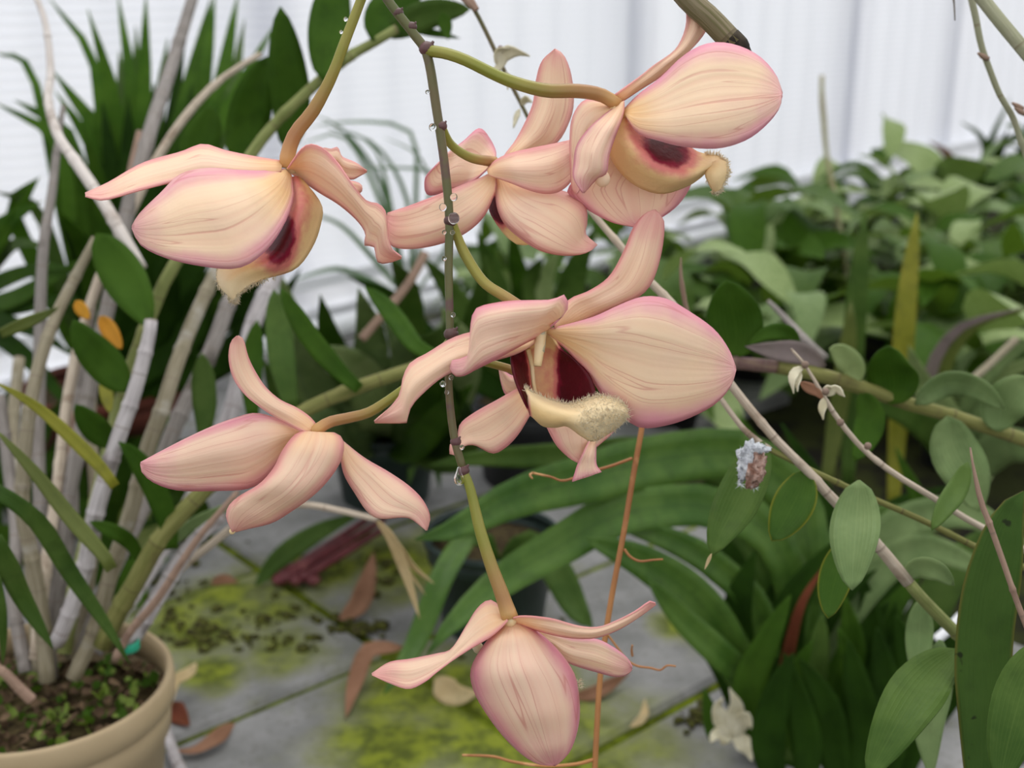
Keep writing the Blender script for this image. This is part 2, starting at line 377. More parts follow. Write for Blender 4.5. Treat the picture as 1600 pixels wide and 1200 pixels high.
# ------------------------------------------------------------------ leaves
def prof(kind, t):
    if kind == 'oval': return max(.04, math.sin(math.pi * min(1, t ** .85)) ** .62) if t < .999 else 0.02
    if kind == 'lance': return max(.10 * (1 - t) + .01, math.sin(math.pi * t ** .75) ** .85) if t < .999 else .01
    if kind == 'strap': return min(1, .55 + 1.2 * t) * (1 if t < .6 else max(.01, 1 - ((t - .6) / .4) ** 2.0) ** .75)
    if kind == 'blade': return min(1, .7 + t) * max(.015, (1 - t ** 3.0)) ** .85
    return 1
def leafgeo(pts, wpx, kind='lance', roll=0, twist=0, fold=.18, n=14, wave=0, nrm=None, nv=5):
    """pts world Vectors base to tip; wpx = full width in m; fold = depth of the V"""
    q = arc(pts, n); V = []; uv = []; ph = random.random() * 6
    for i, p in enumerate(q):
        t = i / (n - 1); T = (q[min(i + 1, n - 1)] - q[max(i - 1, 0)]).normalized()
        N = nrm if nrm is not None else (C0 - p).normalized()
        Sd = T.cross(N)
        Sd = Sd.normalized() if Sd.length > .05 else T.orthogonal().normalized()
        Sd = Matrix.Rotation(R(roll + twist * (t - .5)), 3, T) @ Sd; Nn = Sd.cross(T)
        wd = wpx / 2 * prof(kind, t)
        for j in range(nv):
            v = j / (nv - 1) * 2 - 1
            V.append(p + Sd * (wd * v) - Nn * (wd * fold * (1 - abs(v))) + Nn * (wave * wd * math.sin(t * 9 + ph + v)) * abs(v)); uv.append((t, j / (nv - 1)))
    return V, gridfaces(n, nv), uv
def leaf(name, pix, d, wpx, mat, parent=None, kind='lance', roll=0, **kw):
    """leaf from pixels: d list of depths, width in pixels as seen"""
    n = len(pix); dm = sum(d) / len(d)
    pts = [P(x, y, lin(d, i / max(1, n - 1))) for i, (x, y) in enumerate(pix)]
    V, Fc, uv = leafgeo(pts, wpx / FPX * dm / max(.35, abs(math.cos(R(roll)))), kind, roll, **kw)
    return obj(name, V, Fc, LF[mat] if isinstance(mat, str) else mat, parent, uv, solid=.0006)

# ------------------------------------------------------------------ the orchid spray
def petal(name, Lp, Rp, d=(0,), tilt=(0,), bulge=.3, mat=None, parent=None, zx=None, nu=26, nv=11, wave=.0, curl=0):
    """petal between two edge lines (base to tip) seen in the picture; depth (cm) along d, depth difference right-left in tilt,
    bulge towards the viewer; zx = (x0,y0,scale) of the tracing"""
    if zx: tr = lambda q: (zx[0] + q[0] / zx[2], zx[1] + q[1] / zx[2], 0)
    else: tr = lambda q: (q[0], q[1], 0)
    L2 = arc([tr(q) for q in Lp], nu); R2 = arc([tr(q) for q in Rp], nu)
    V = []; uv = []; ph = random.random() * 6
    for i in range(nu):
        u = i / (nu - 1); dd = lin(d, u); tl = lin(tilt, u); b = (lin(bulge, u) if isinstance(bulge, (list, tuple)) else bulge * math.sin(math.pi * (.1 + .85 * u)))
        for j in range(nv):
            v = j / (nv - 1); x = L2[i].x * (1 - v) + R2[i].x * v; y = L2[i].y * (1 - v) + R2[i].y * v
            e = 2 * v - 1
            off = dd + tl * e / 2 - b * (1 - e * e) + curl * e ** 4 * math.sin(math.pi * u) + wave * math.sin(u * 13 + ph + e * 1.5) * e * e + .07 * math.sin(e * 5 + ph + u * 1.5) * math.sin(math.pi * u) + .05 * math.sin(u * 9 + ph * 2) * e * e * e
            V.append(F(x, y, off)); uv.append((u, v))
    return obj(name, V, gridfaces(nu, nv), mat or PETAL, parent, uv, solid=.0005)
def patchgeo(rows, nu, nv, maroon=None, fuzz=None):
    """smooth surface through rows of (x, y, off)"""
    rr = [cr([Vector(q) for q in r], nv) for r in rows]
    cols = [cr([r[j] for r in rr], nu) for j in range(nv)]
    V = []; uv = []; m = []; f = []
    for i in range(nu):
        for j in range(nv):
            q = cols[j][i]; V.append(F(q.x, q.y, q.z)); u, v = i / (nu - 1), j / (nv - 1); uv.append((u, v))
            m.append(maroon(u, v, q.x, q.y) if maroon else 0.); f.append(fuzz(u, v, q.x, q.y) if fuzz else 0.)
    return V, gridfaces(nu, nv), uv, m, f
def lipobj(patches, parent):
    V = []; Fc = []; uv = []; m = []; f = []
    for g in patches:
        k = len(V); V += g[0]; Fc += [tuple(i + k for i in q) for q in g[1]]; uv += g[2]; m += g[3]; f += g[4]
    return obj('lip', V, Fc, LIP, parent, uv, {'maroon': m, 'fuzz': f}, solid=.0008)
def hairs(pts, n, ln, parent, spread=.6, dirs=None, wd=.00016):
    """soft hairs rooted at random on the given world points"""
    V = []; Fc = []
    for _ in range(n):
        i = random.randrange(len(pts)); p = pts[i] if not isinstance(pts[i], tuple) else pts[i][0]
        D = Vector(dirs) if dirs is not None else (pts[i][1] if isinstance(pts[i], tuple) else Vector((0, -1, 0)))
        D = (D + Vector((random.gauss(0, spread), random.gauss(0, spread), random.gauss(0, spread)))).normalized()
        l = ln * random.uniform(.5, 1.1); s = D.orthogonal().normalized(); q = D.cross(s); k = len(V)
        p = p + Vector((random.gauss(0, .0004), random.gauss(0, .0004), random.gauss(0, .0004)))
        for a in range(3):
            V.append(p + (s * math.cos(a * 2.094) + q * math.sin(a * 2.094)) * wd)
        V.append(p + D * l); Fc += [(k, k + 1, k + 3), (k + 1, k + 2, k + 3), (k + 2, k, k + 3)]
    o = obj('lip_fringe', V, Fc, HAIR, parent); return o
def pedicel(pix, offs, w, parent):
    n = len(pix); pts = [F(x, y, lin(offs, i / (n - 1))) for i, (x, y) in enumerate(pix)]
    rad = [lin(w, i / 8) / 2 / FPX * .4 for i in range(9)]
    V, Fc, uv = tubegeo(pts, rad, n=24, sides=12)
    return obj('pedicel', V, Fc, PEDI, parent, uv, {'along': [min(1., (i // 12) / 23) for i in range(len(V))]})
def ball(c_, r, sc=(1, 1, 1), seg=10, ring=7):
    V = []; Fc = []
    for i in range(ring + 1):
        th = math.pi * i / ring
        for j in range(seg):
            a = 2 * math.pi * j / seg; V.append(c_ + Vector((math.sin(th) * math.cos(a) * r * sc[0], math.sin(th) * math.sin(a) * r * sc[1], math.cos(th) * r * sc[2])))
    for i in range(ring):
        for j in range(seg): Fc.append((i * seg + j, (i + 1) * seg + j, (i + 1) * seg + (j + 1) % seg, i * seg + (j + 1) % seg))
    return V, Fc, [(0, 0)] * len(V)
def flower(cx, cy, off, label, tip, r=8):
    """the flower's centre piece: short waxy column from the pedicel's end to tip"""
    a = F(cx, cy, off); b = F(*tip); k = .4 / FPX
    V, Fc, uv = join(tubegeo([a, a.lerp(b, .5), b], [r * k, r * .9 * k, r * .7 * k], n=8, sides=10), ball(a, r * 1.15 * k))
    o = obj('flower', V, Fc, COLUMN, spray, uv); o['label'] = label; return o

spray = root('orchid_spray', 'hanging orchid flower spray with dark stem and seven peach pink blooms', 'orchid', F(605, -10, 0))
spix = [(380, -420), (440, -300), (505, -190), (556, -98), (585, -40), (607, 2), (648, 55), (668, 88), (682, 170), (695, 260), (702, 340), (701, 420), (703, 520), (701, 600), (709, 680), (724, 735)]
spts = [F(x, y, 0) for x, y in spix]; K = .4 / FPX
tube('stem', spts, [9 * K, 8.5 * K, 8 * K, 7.5 * K, 7.5 * K, 7 * K, 6.5 * K, 6 * K, 6.5 * K], STEM, spray, n=80, sides=10)
for x, y, r, sx in ((622, 20, 9, 1), (643, 42, 9, 1), (667, 76, 13, 1), (690, 197, 9, 1), (704, 345, 11, 1), (705, 522, 12, 1), (712, 690, 9, 1), (724, 735, 10, 1)):
    V, Fc, uv = join(ball(F(x, y, 0), r * K, (1, 1, .9)), tubegeo([F(x, y + 4, 0), F(x + r * .8, y - r * .9, -.1)], [r * .7 * K, r * .15 * K], n=5, sides=7))
    obj('stem_node', V, Fc, NODE, spray, uv)

Z = lambda x0, y0, s: (x0, y0, s)
# A: top-left flower, side on
za = Z(100, 180, 2.857)
fa = flower(455, 262, 1.2, 'side-on orchid bloom at upper left with cup-shaped hairy lip', (486, 262, 1.6), 9)
pedicel([(556, -98), (572, -70), (576, -35), (564, 0), (540, 62), (518, 120), (490, 172), (462, 208), (450, 240), (449, 262)], (0, .8, 1, 1.2), (13, 14, 16, 17, 18, 22, 24, 26), fa)
petal('sepal', [(975, 205), (850, 185), (720, 158), (620, 130), (520, 165), (350, 215), (200, 300), (95, 348)], [(970, 255), (850, 275), (720, 270), (600, 275), (480, 300), (330, 338), (180, 378), (95, 362)], (1.0, .6, .9, .4, -.3, -.6), (-.5, -1.3, -1.4, -1), .25, SEPAL, fa, za)
petal('petal', [(985, 240), (880, 250), (760, 245), (640, 238), (520, 265), (430, 350), (340, 438), (305, 495)], [(1015, 268), (1022, 380), (965, 520), (880, 625), (770, 684), (600, 672), (450, 635), (345, 580), (305, 505)], (.9, -.4, -.9, -1.0, -.6), (-.2, -1.0, -.8, 0), .5, PETAL, fa, za, nv=15)
petal('petal', [(1000, 235), (1030, 190), (1060, 150), (1100, 129), (1160, 150), (1220, 210), (1290, 310), (1350, 380), (1400, 393), (1435, 430), (1445, 520), (1460, 590), (1507, 632)], [(990, 243), (1060, 290), (1140, 345), (1230, 400), (1310, 470), (1348, 530), (1342, 580), (1385, 588), (1400, 655), (1450, 657), (1507, 638)], (1.0, .4, -.2, -.1, .3), (1.8, 1.6, .6, 1), .35, SEPAL, fa, za, wave=.12, nu=34)
petal('sepal', [(1060, 180), (1150, 146), (1190, 150), (1222, 143), (1240, 185), (1300, 212), (1352, 247)], [(1080, 240), (1180, 250), (1230, 270), (1262, 282), (1290, 286), (1320, 270), (1352, 252)], (1.6, 2.2, 2.6), (.4, .3), .2, SEPAL, fa, za)
petal('sepal', [(1150, 250), (1230, 290), (1290, 296), (1325, 310), (1330, 332)], [(1150, 290), (1230, 340), (1280, 350), (1310, 352), (1330, 336)], (1.6, 1.9, 1.7), (.2,), .35, SEPAL, fa, za, nu=14)
def tz(rows, z): return [[(z[0] + q[0] / z[2], z[1] + q[1] / z[2], q[2]) for q in r] for r in rows]
def blob(cx, cy, rx, ry, ang=0, soft=.72):
    ca, sa = math.cos(R(ang)), math.sin(R(ang))
    def f(u, v, x, y):
        dx, dy = x - cx, y - cy; a = (dx * ca + dy * sa) / rx; b = (-dx * sa + dy * ca) / ry; r = math.hypot(a, b)
        return max(0., min(1., 1.15 - (r - .55) * 1.1 * soft)) if r < 2.2 else 0.
    return f
rowsA = tz([[(1005, 280, 1.2), (1035, 275, .9), (1062, 285, .9)],
            [(985, 380, 1.4), (1060, 380, .3), (1146, 400, 1.2)],
            [(930, 490, 1.5), (1020, 500, .1), (1142, 490, 1.3)],
            [(870, 580, 1.5), (970, 600, 0), (1105, 590, 1.2)],
            [(800, 620, 1.2), (900, 660, -.2), (1030, 685, .9)],
            [(730, 640, .9), (810, 690, -.3), (900, 727, .4)],
            [(690, 690, .6), (740, 740, -.3), (830, 758, .1)],
            [(692, 755, .3), (735, 790, -.2), (775, 800, 0)],
            [(742, 808, .1), (756, 822, 0), (768, 828, 0)]], za)
bA = blob(438, 372, 19, 34, 12)
ga = patchgeo(rowsA, 30, 14, lambda u, v, x, y: max(bA(u, v, x, y), max(0., min(.42, (1.15 - v * 1.3))) * max(0., min(1., (.66 - u) * 5))), lambda u, v, x, y: max(0, min(1, (u - .58) * 5)))
lipobj([ga], fa)
edge = [ga[0][i * 14 + j] for i in range(17, 30) for j in (0, 13)] + [ga[0][29 * 14 + j] for j in range(14)]
edge += [ga[0][i * 14 + 13] for i in range(18, 30)] * 2
hairs(edge, 600, .0019, fa, .7, (-.1, -.3, -.9))

# B: flower just behind the stem
zb = Z(400, 0, 2.667)
fb = flower(770, 260, 2.2, 'orchid bloom seen from behind in the middle, crossed by the dark stem', (776, 285, 2.4), 8)
pedicel([(690, 198), (705, 226), (735, 246), (773, 253)], (.2, 1.0, 2.0), (13, 14, 16, 18), fb)
petal('petal', [(970, 700), (880, 775), (790, 800), (715, 812), (704, 745), (750, 690)], [(985, 690), (1002, 640), (975, 580), (930, 535), (870, 585), (790, 645)], (2.2, 3.2, 3.0, 2.6), (.6, .4), .3, PETAL_P, fb, zb)
petal('sepal', [(1005, 690), (1035, 645), (1090, 570), (1150, 440), (1165, 340), (1190, 255), (1245, 203)], [(1050, 720), (1150, 640), (1250, 598), (1300, 520), (1323, 430), (1312, 310), (1282, 232), (1245, 205)], (2.2, 3.0, 3.2, 3.0), (.3, .5), .3, SEPAL, fb, zb)
petal('sepal', [(985, 718), (930, 745), (870, 768), (760, 812), (640, 858), (548, 888)], [(1000, 745), (995, 800), (950, 900), (870, 972), (760, 1018), (640, 1038), (560, 1022), (540, 960)], (1.7, 1.2, 1.3, 1.8), (-.4, -.2), .35, SEPAL, fb, zb)
petal('sepal', [(962, 705), (1000, 668), (1060, 640), (1150, 618), (1240, 600), (1330, 580)], [(968, 730), (1060, 762), (1130, 790), (1200, 807), (1260, 800), (1310, 760), (1345, 690)], (1.5, .9, 1.0, 1.4), (-.5, -.3), .45, SEPAL, fb, zb)
petal('petal', [(1003, 740), (1003, 850), (1035, 930), (1100, 992), (1180, 1042), (1270, 1063), (1350, 1060), (1395, 1045)], [(1030, 745), (1130, 778), (1270, 795), (1340, 828), (1375, 870), (1378, 930), (1372, 975), (1422, 1022)], (2.0, 1.2, 1.0, 1.3), (.4, 1.0, .6), .65, SEPAL, fb, zb)
rowsB = tz([[(985, 760, 2.4), (1010, 760, 2.2), (1060, 780, 2.3)], [(972, 860, 2.7), (1020, 870, 2.3), (1120, 880, 2.3)], [(1000, 925, 2.7), (1060, 930, 2.3), (1140, 930, 2.3)], [(1045, 985, 2.6), (1100, 985, 2.3), (1180, 985, 2.4)], [(1085, 1018, 2.4), (1120, 1022, 2.3), (1160, 1015, 2.4)]], zb)
lipobj([patchgeo(rowsB, 14, 9, blob(777, 328, 13, 28, -25, 1.4), lambda u, v, x, y: 0.)], fb)

# C: top-right flower
zc = Z(560, 40, 2.2857)
fc = flower(962, 166, .2, 'top right orchid bloom with broad rounded petal and yellow pouched lip', (985, 196, .4), 9)
pedicel([(668, 80), (690, 82), (725, 93), (790, 124), (850, 141), (900, 142), (938, 148), (965, 163)], (0, -.6, -.4, .2), (19, 18, 18, 20, 22, 22, 22), fc)
petal('sepal', [(958, 150), (1000, 119), (1022, 101), (1052, 80), (1067, 56), (1073, 30), (1070, -5), (1075, -45)], [(970, 160), (1000, 140), (1037, 116), (1079, 78), (1098, 56), (1106, 38), (1105, 0), (1080, -45)], (.3, 1.0, 1.6, 2.2), (.5, .3), .2, SEPAL, fc)
petal('petal', [(985, 330), (850, 470), (790, 540), (745, 590), (800, 645), (900, 700), (990, 719)], [(1010, 340), (1120, 420), (1190, 500), (1190, 560), (1150, 630), (1090, 680), (1010, 716)], (.8, 1.5, 1.7, 1.6), (.2,), .3, PETAL_P, fc, zc)
petal('sepal', [(925, 268), (870, 268), (820, 264), (788, 285), (762, 340), (756, 420), (758, 500), (762, 570), (775, 600)], [(930, 300), (900, 335), (860, 380), (830, 430), (815, 490), (805, 540), (795, 580), (780, 602)], (.4, .3, .2, .3), (-.9, -.6, -.4), .35, SEPAL, fc, zc)
petal('sepal', [(932, 282), (880, 318), (820, 372), (780, 430), (770, 490), (768, 545), (800, 597)], [(948, 268), (946, 315), (915, 400), (893, 470), (886, 525), (850, 548), (805, 597)], (.1, -.7, -.9, -.8), (-.3, -.5, .3), .5, PETAL_P, fc, zc)
V, Fc, uv = ball(F(560 + 872 / 2.2857, 40 + 548 / 2.2857, -.7), 12 * K, (1, .8, 1.05), 12, 9); obj('rolled_tip', V, Fc, PETAL, fc, [(.3, .5)] * len(V))
petal('petal', [(948, 300), (1000, 248), (1080, 186), (1150, 118), (1220, 74), (1290, 61), (1370, 78), (1440, 118), (1490, 178), (1513, 240)], [(955, 325), (1000, 385), (1080, 413), (1160, 432), (1280, 439), (1380, 411), (1450, 361), (1500, 300), (1514, 250)], (.1, -.5, -.8, -.6, -.2), (-.6, -1.1, -.4), .45, PETAL, fc, zc, nv=15)
rowsC = tz([[(925, 335, .4), (950, 330, .2), (975, 345, .3)],
            [(896, 430, .6), (960, 410, -.2), (1030, 395, .3)],
            [(920, 500, .7), (1010, 470, -.4), (1100, 400, .4)],
            [(985, 565, .7), (1070, 510, -.5), (1160, 420, .4)],
            [(1075, 598, .6), (1140, 540, -.5), (1210, 452, .4)],
            [(1160, 577, .5), (1200, 530, -.4), (1250, 462, .3)],
            [(1215, 545, .3), (1245, 505, -.3), (1285, 468, .2)],
            [(1262, 500, .0), (1282, 495, -.2), (1312, 490, .1)]], zc)
bC = blob(1040, 234, 33, 22, 28)
gc = patchgeo(rowsC, 26, 14, lambda u, v, x, y: max(bC(u, v, x, y), max(0., min(.42, (v - .3) * 1.1)) * max(0., min(1., (.6 - u) * 5))), lambda u, v, x, y: max(0, min(1, (u - .62) * 4)) * .5)
rowsC2 = tz([[(1255, 495, -.1), (1285, 482, -.3), (1315, 488, .1)], [(1240, 530, -.2), (1280, 525, -.5), (1322, 520, 0)], [(1252, 560, -.2), (1280, 560, -.4), (1310, 550, 0)], [(1270, 592, 0), (1280, 594, -.1), (1290, 585, 0)]], zc)
gc2 = patchgeo(rowsC2, 10, 9, None, lambda u, v, x, y: .35)
lipobj([gc, gc2], fc)
hairs([gc[0][i * 14 + 13] for i in range(17, 26)], 160, .0017, fc, .5, (.2, 0, .9))
hairs([gc2[0][i * 9 + 8] for i in range(10)] + [gc2[0][9 * 9 + j] for j in range(9)] + [gc2[0][i * 9 + 7] for i in range(10)], 320, .0018, fc, .6, (.8, 0, .1))
hairs([gc2[0][9 * 9 + j] for j in range(9)] + [gc2[0][i * 9] for i in range(5, 10)], 120, .0014, fc, .5, (-.2, 0, -.9))

# G: flower behind the central one
zd = Z(560, 320, 2.5806)
fg = flower(812, 590, 2.6, 'orchid bloom half hidden behind the central flower, its tips hanging below', (830, 610, 2.6), 8)
pedicel([(703, 560), (735, 562), (770, 569), (805, 580), (815, 592)], (.3, 1.4, 2.4), (12, 13, 14, 16), fg)
petal('petal', [(680, 690), (620, 690), (575, 660), (565, 640)], [(690, 720), (650, 760), (600, 770), (578, 720), (566, 650)], (2.4, 2.8, 2.6), (.3,), .25, PETAL_P, fg, zd, nu=16)
petal('sepal', [(690, 715), (640, 742), (560, 788), (470, 838), (412, 885), (400, 945), (372, 965), (370, 1005)], [(720, 800), (690, 850), (640, 930), (590, 980), (540, 1001), (470, 968), (420, 975), (386, 1010)], (2.2, 1.6, 1.3, 1.0), (-.4, -.6), .35, SEPAL, fg, zd)
petal('petal', [(720, 830), (755, 890), (795, 965), (850, 1020), (890, 1045)], [(960, 830), (1040, 880), (1030, 915), (985, 955), (930, 1000)], (2.4, 1.7, 1.5, 1.3), (.3,), .35, SEPAL, fg, zd, nu=18)
petal('petal', [(930, 950), (905, 1000), (880, 1055), (862, 1117)], [(960, 950), (957, 1000), (960, 1050), (980, 1078)], (1.3, .9, .7), (.4, .3), .2, PETAL_P, fg, zd, nu=14)

# D: central flower facing the viewer
fd = flower(846, 515, -.6, 'large central orchid bloom facing forward with maroon throat and furry lip', (840, 572, -.8), 9)
pedicel([(706, 345), (714, 368), (727, 398), (755, 440), (790, 464), (845, 500)], (0, .4, .3, -.3), (13, 17, 17, 18, 20), fd)
petal('sepal', [(790, 500), (800, 455), (850, 383), (930, 348), (1010, 290), (1068, 190), (1108, 92), (1150, 40), (1190, 20)], [(800, 505), (860, 485), (950, 448), (1060, 400), (1130, 370), (1175, 325), (1205, 255), (1228, 150), (1230, 62), (1195, 20)], (-.6, .2, .7, .6, .4), (.8, .6, .2), .3, SEPAL, fd, zd)
petal('petal', [(770, 510), (690, 530), (600, 505), (480, 510), (380, 538), (280, 598), (210, 638), (180, 700), (168, 762), (130, 812), (64, 872)], [(740, 540), (640, 600), (500, 640), (400, 665), (330, 702), (270, 752), (222, 802), (200, 845), (196, 878), (66, 878)], (-.4, -.3, -.6, -.9, -.7), (-.4, -.5, .2), .3, SEPAL, fd, zd)
petal('petal', [(775, 490), (840, 430), (835, 364), (780, 383), (700, 386), (600, 390), (500, 408), (468, 430), (455, 480), (450, 560), (440, 612), (376, 630), (370, 655)], [(770, 505), (740, 525), (690, 548), (640, 575), (590, 602), (540, 630), (490, 655), (460, 670), (440, 682), (425, 688), (402, 692), (385, 685), (372, 662)], (-.6, -1.4, -1.9, -1.7, -1.2), (1.4, .8, .2, 0), .4, PETAL_P, fd, zd, nv=13)
petal('petal', [(765, 500), (830, 486), (950, 452), (1060, 402), (1150, 371), (1240, 379), (1330, 428), (1430, 500), (1490, 580), (1520, 655)], [(765, 520), (850, 595), (925, 675), (985, 770), (1080, 865), (1150, 899), (1250, 886), (1350, 851), (1440, 800), (1500, 730), (1521, 665)], (-.6, -1.0, -1.4, -1.3, -.6), (.3, 1.2, .8, 0), .5, PETAL, fd, zd, nv=17, nu=30)
ze = Z(780, 500, 6.0)
rowsD = tz([[(105, 295, -.1), (180, 235, -.4), (260, 130, -.5), (380, 80, -.5), (480, 130, -.5), (560, 270, -.6)],
            [(110, 380, -.4), (215, 360, .0), (300, 330, .3), (420, 330, .4), (560, 350, .1), (720, 380, -.5)],
            [(150, 560, -.8), (240, 530, .1), (310, 500, .5), (440, 510, .5), (620, 520, .1), (850, 530, -.8)],
            [(215, 720, -1.0), (270, 690, -.1), (340, 660, .4), (470, 690, .4), (660, 700, 0), (905, 690, -.9)],
            [(290, 870, -.9), (310, 840, -.2), (380, 800, 0), (520, 800, .1), (700, 790, -.1), (920, 740, -.9)]], ze)
def marD(u, v, x, y):
    zx, zy = (x - 780) * 6, (y - 500) * 6; k = 0.
    if zx > 400: k = (zx - 545) / 110 + .6 - max(0, (330 - zy)) / 300
    if zx < 300: k = max(k, (238 + max(0, zy - 300) * .12 - zx) / 60 + .7 - max(0, 330 - zy) / 220 - max(0, zy - 760) / 120)
    if 280 < zx < 560 and zy > 260: k = max(k, .24)
    return max(0., min(1., k))
gd = patchgeo(rowsD, 30, 40, marD)
rowsD2 = tz([[(245, 640, -1.0), (330, 690, -.9), (480, 750, -.8), (640, 790, -.8), (780, 760, -.9), (910, 720, -1.1), (1060, 740, -1.3), (1180, 800, -1.4)],
             [(270, 720, -1.3), (360, 760, -1.5), (500, 820, -1.6), (650, 860, -1.7), (790, 850, -1.8), (920, 820, -1.9), (1070, 820, -1.9), (1200, 880, -1.6)],
             [(280, 810, -1.3), (370, 850, -1.6), (500, 900, -1.7), (650, 930, -1.8), (790, 950, -2.0), (920, 940, -2.0), (1060, 920, -1.9), (1180, 930, -1.6)],
             [(290, 880, -1.0), (380, 930, -1.4), (500, 965, -1.5), (640, 965, -1.6), (790, 1030, -1.8), (900, 1060, -1.8), (1030, 1010, -1.7), (1150, 970, -1.5)],
             [(300, 885, -.6), (410, 985, -.9), (520, 1000, -1.0), (640, 990, -1.1), (770, 1080, -1.4), (880, 1130, -1.5), (1020, 1060, -1.4), (1110, 1000, -1.3)]], ze)
def fzD(u, v, x, y):
    zx, zy = (x - 780) * 6, (y - 500) * 6
    a = max(0, min(1, 1.3 - u * 2.6)); b = max(0, min(1, (zx - 560) / 260)) * max(0, min(1, 3.2 - u * 3))
    return max(a, b)
gd2 = patchgeo(rowsD2, 20, 40, lambda u, v, x, y: max(0., min(1., .9 - v * 16)) if u > .2 else 0., fzD)
lipobj([gd, gd2], fd)
hp = [gd2[0][i * 40 + j] for i in range(0, 2) for j in range(0, 40)]
hairs(hp, 420, .0019, fd, .35, (-.05, -.3, .9))
fur = [gd2[0][i * 40 + j] for i in range(0, 13) for j in range(18, 40) if i < 4 or j > 20]
hairs(fur, 1700, .0022, fd, .55, (.35, -.9, .3), .00011)
hairs([gd2[0][i * 40 + j] for i in range(12, 19) for j in range(26, 38)], 300, .0013, fd, .5, (.3, -.7, -.6), .00013)
V, Fc, uv = join(tubegeo([F(845, 512, -.75), F(847, 530, -.65), F(846, 550, -.75)], [6.5 * K, 6 * K, 5 * K], n=8, sides=10), ball(F(842, 558, -.7), 7 * K, (1, .8, 1)))
obj('anther_cap', V, Fc, PAPER, fd, uv)
tube('lip_keel', [F(825, 545, -.2), F(831, 570, .0), F(834, 600, .0), F(838, 618, -.3)], [4 * K, 3.5 * K, 3 * K], COLUMN, fd, sides=8)

# E: lower-left flower from behind
zf = Z(200, 500, 3.2)
fe = flower(492, 672, .6, 'lower left orchid bloom seen from behind with petals spread like a star', (505, 690, 1.0), 9)
pedicel([(704, 530), (680, 560), (640, 600), (603, 628), (575, 645), (544, 653), (514, 660), (488, 677)], (.2, 1.0, .8, .3), (12, 14, 14, 15, 17, 18, 20), fe)
petal('petal', [(880, 575), (850, 545), (760, 498), (640, 466), (540, 488), (430, 528), (300, 588), (180, 650), (65, 712)], [(890, 585), (800, 640), (740, 720), (680, 795), (600, 842), (450, 852), (250, 850), (130, 812), (72, 760), (64, 720)], (.8, .6, .2, .4, .8), (.4, .6, .3), .6, PETAL_P, fe, zf, nv=13)
petal('sepal', [(900, 572), (800, 520), (680, 450), (590, 380), (530, 300), (504, 200), (514, 110), (545, 79)], [(945, 528), (905, 482), (840, 438), (760, 400), (690, 340), (642, 270), (602, 190), (576, 100), (550, 79)], (.3, .4, .8, .7), (.4, .5), .3, SEPAL, fe, zf)
petal('sepal', [(1060, 625), (1078, 760), (1140, 872), (1200, 960), (1262, 992), (1390, 985), (1440, 1010), (1490, 1052)], [(1065, 600), (1180, 690), (1300, 760), (1400, 828), (1470, 898), (1508, 980), (1494, 1052)], (.9, .8, .4, .5), (.5, .4), .35, SEPAL, fe, zf)
petal('petal', [(920, 560), (865, 560), (820, 590), (770, 660), (730, 740), (660, 820), (560, 880), (505, 930), (493, 985), (522, 1058)], [(960, 575), (1030, 565), (1072, 595), (1078, 640), (1060, 710), (1000, 800), (920, 880), (820, 952), (720, 1012), (600, 1042), (530, 1060)], (.3, -.4, -.6, -.2, .1), (.2, .5), .6, SEPAL, fe, zf, nv=13)
V, Fc, uv = ball(F(200 + 521 / 3.2, 500 + 1056 / 3.2, .05), 5 * K); obj('rolled_tip', V, Fc, COLUMN, fe, uv)

# F: bottom flower
zg = Z(560, 900, 3.077)
ff = flower(797, 968, 0, 'lowest orchid bloom with big veined pouch petal pointing down', (790, 985, .5), 10)
pedicel([(722, 730), (735, 765), (750, 828), (768, 885), (783, 925), (797, 966)], (0, .1, 0), (13, 16, 18, 20, 22, 27), ff)
petal('sepal', [(705, 195), (660, 130), (620, 119), (570, 160), (520, 240), (450, 350), (380, 374), (250, 400), (150, 416), (65, 470)], [(718, 212), (690, 245), (640, 290), (590, 320), (540, 350), (450, 410), (380, 462), (320, 510), (240, 544), (150, 516), (65, 478)], (.2, .2, -.2, -.4, -.1), (-1.2, -.9, -.3), .25, SEPAL, ff, zg, nu=32)
petal('petal', [(760, 235), (860, 255), (960, 280), (1060, 297), (1150, 305), (1230, 345), (1290, 390), (1316, 438)], [(780, 260), (880, 310), (940, 350), (985, 402), (1050, 432), (1150, 462), (1230, 482), (1285, 476), (1316, 448)], (.4, .9, 1.2, 1.4), (.2, .4), .3, PETAL, ff, zg)
petal('sepal', [(745, 200), (780, 192), (850, 194), (950, 208), (1060, 240), (1150, 245), (1250, 210), (1330, 170), (1400, 122), (1428, 130)], [(735, 222), (780, 235), (860, 262), (960, 287), (1060, 300), (1150, 294), (1250, 257), (1340, 202), (1412, 150), (1430, 136)], (0, -.3, -.2, .3, .6), (.6, .5, .3), .3, SEPAL, ff, zg)
petal('petal', [(720, 215), (690, 250), (630, 300), (565, 395), (540, 470), (560, 560), (610, 650), (690, 760), (780, 850), (860, 900), (938, 912)], [(750, 212), (800, 235), (870, 275), (950, 348), (1012, 428), (1046, 500), (1062, 620), (1056, 720), (1022, 830), (975, 888), (942, 912)], (.2, .1, .2, .3, .6), (.2,), [.1, .8, 1.3, 1.2, .7, 0], PETAL_B, ff, zg, nv=17, nu=30)
V, Fc, uv = ball(F(560 + 575 / 3.077, 900 + 345 / 3.077, .8), 9 * K, (1, .8, 1.1)); obj('anther_cap', V, Fc, PAPER, ff, uv)
hairs([F(905, 1068, 1.0), F(907, 1072, 1.0), F(904, 1064, 1.0)], 50, .0016, ff, .5, (.8, 0, .1))

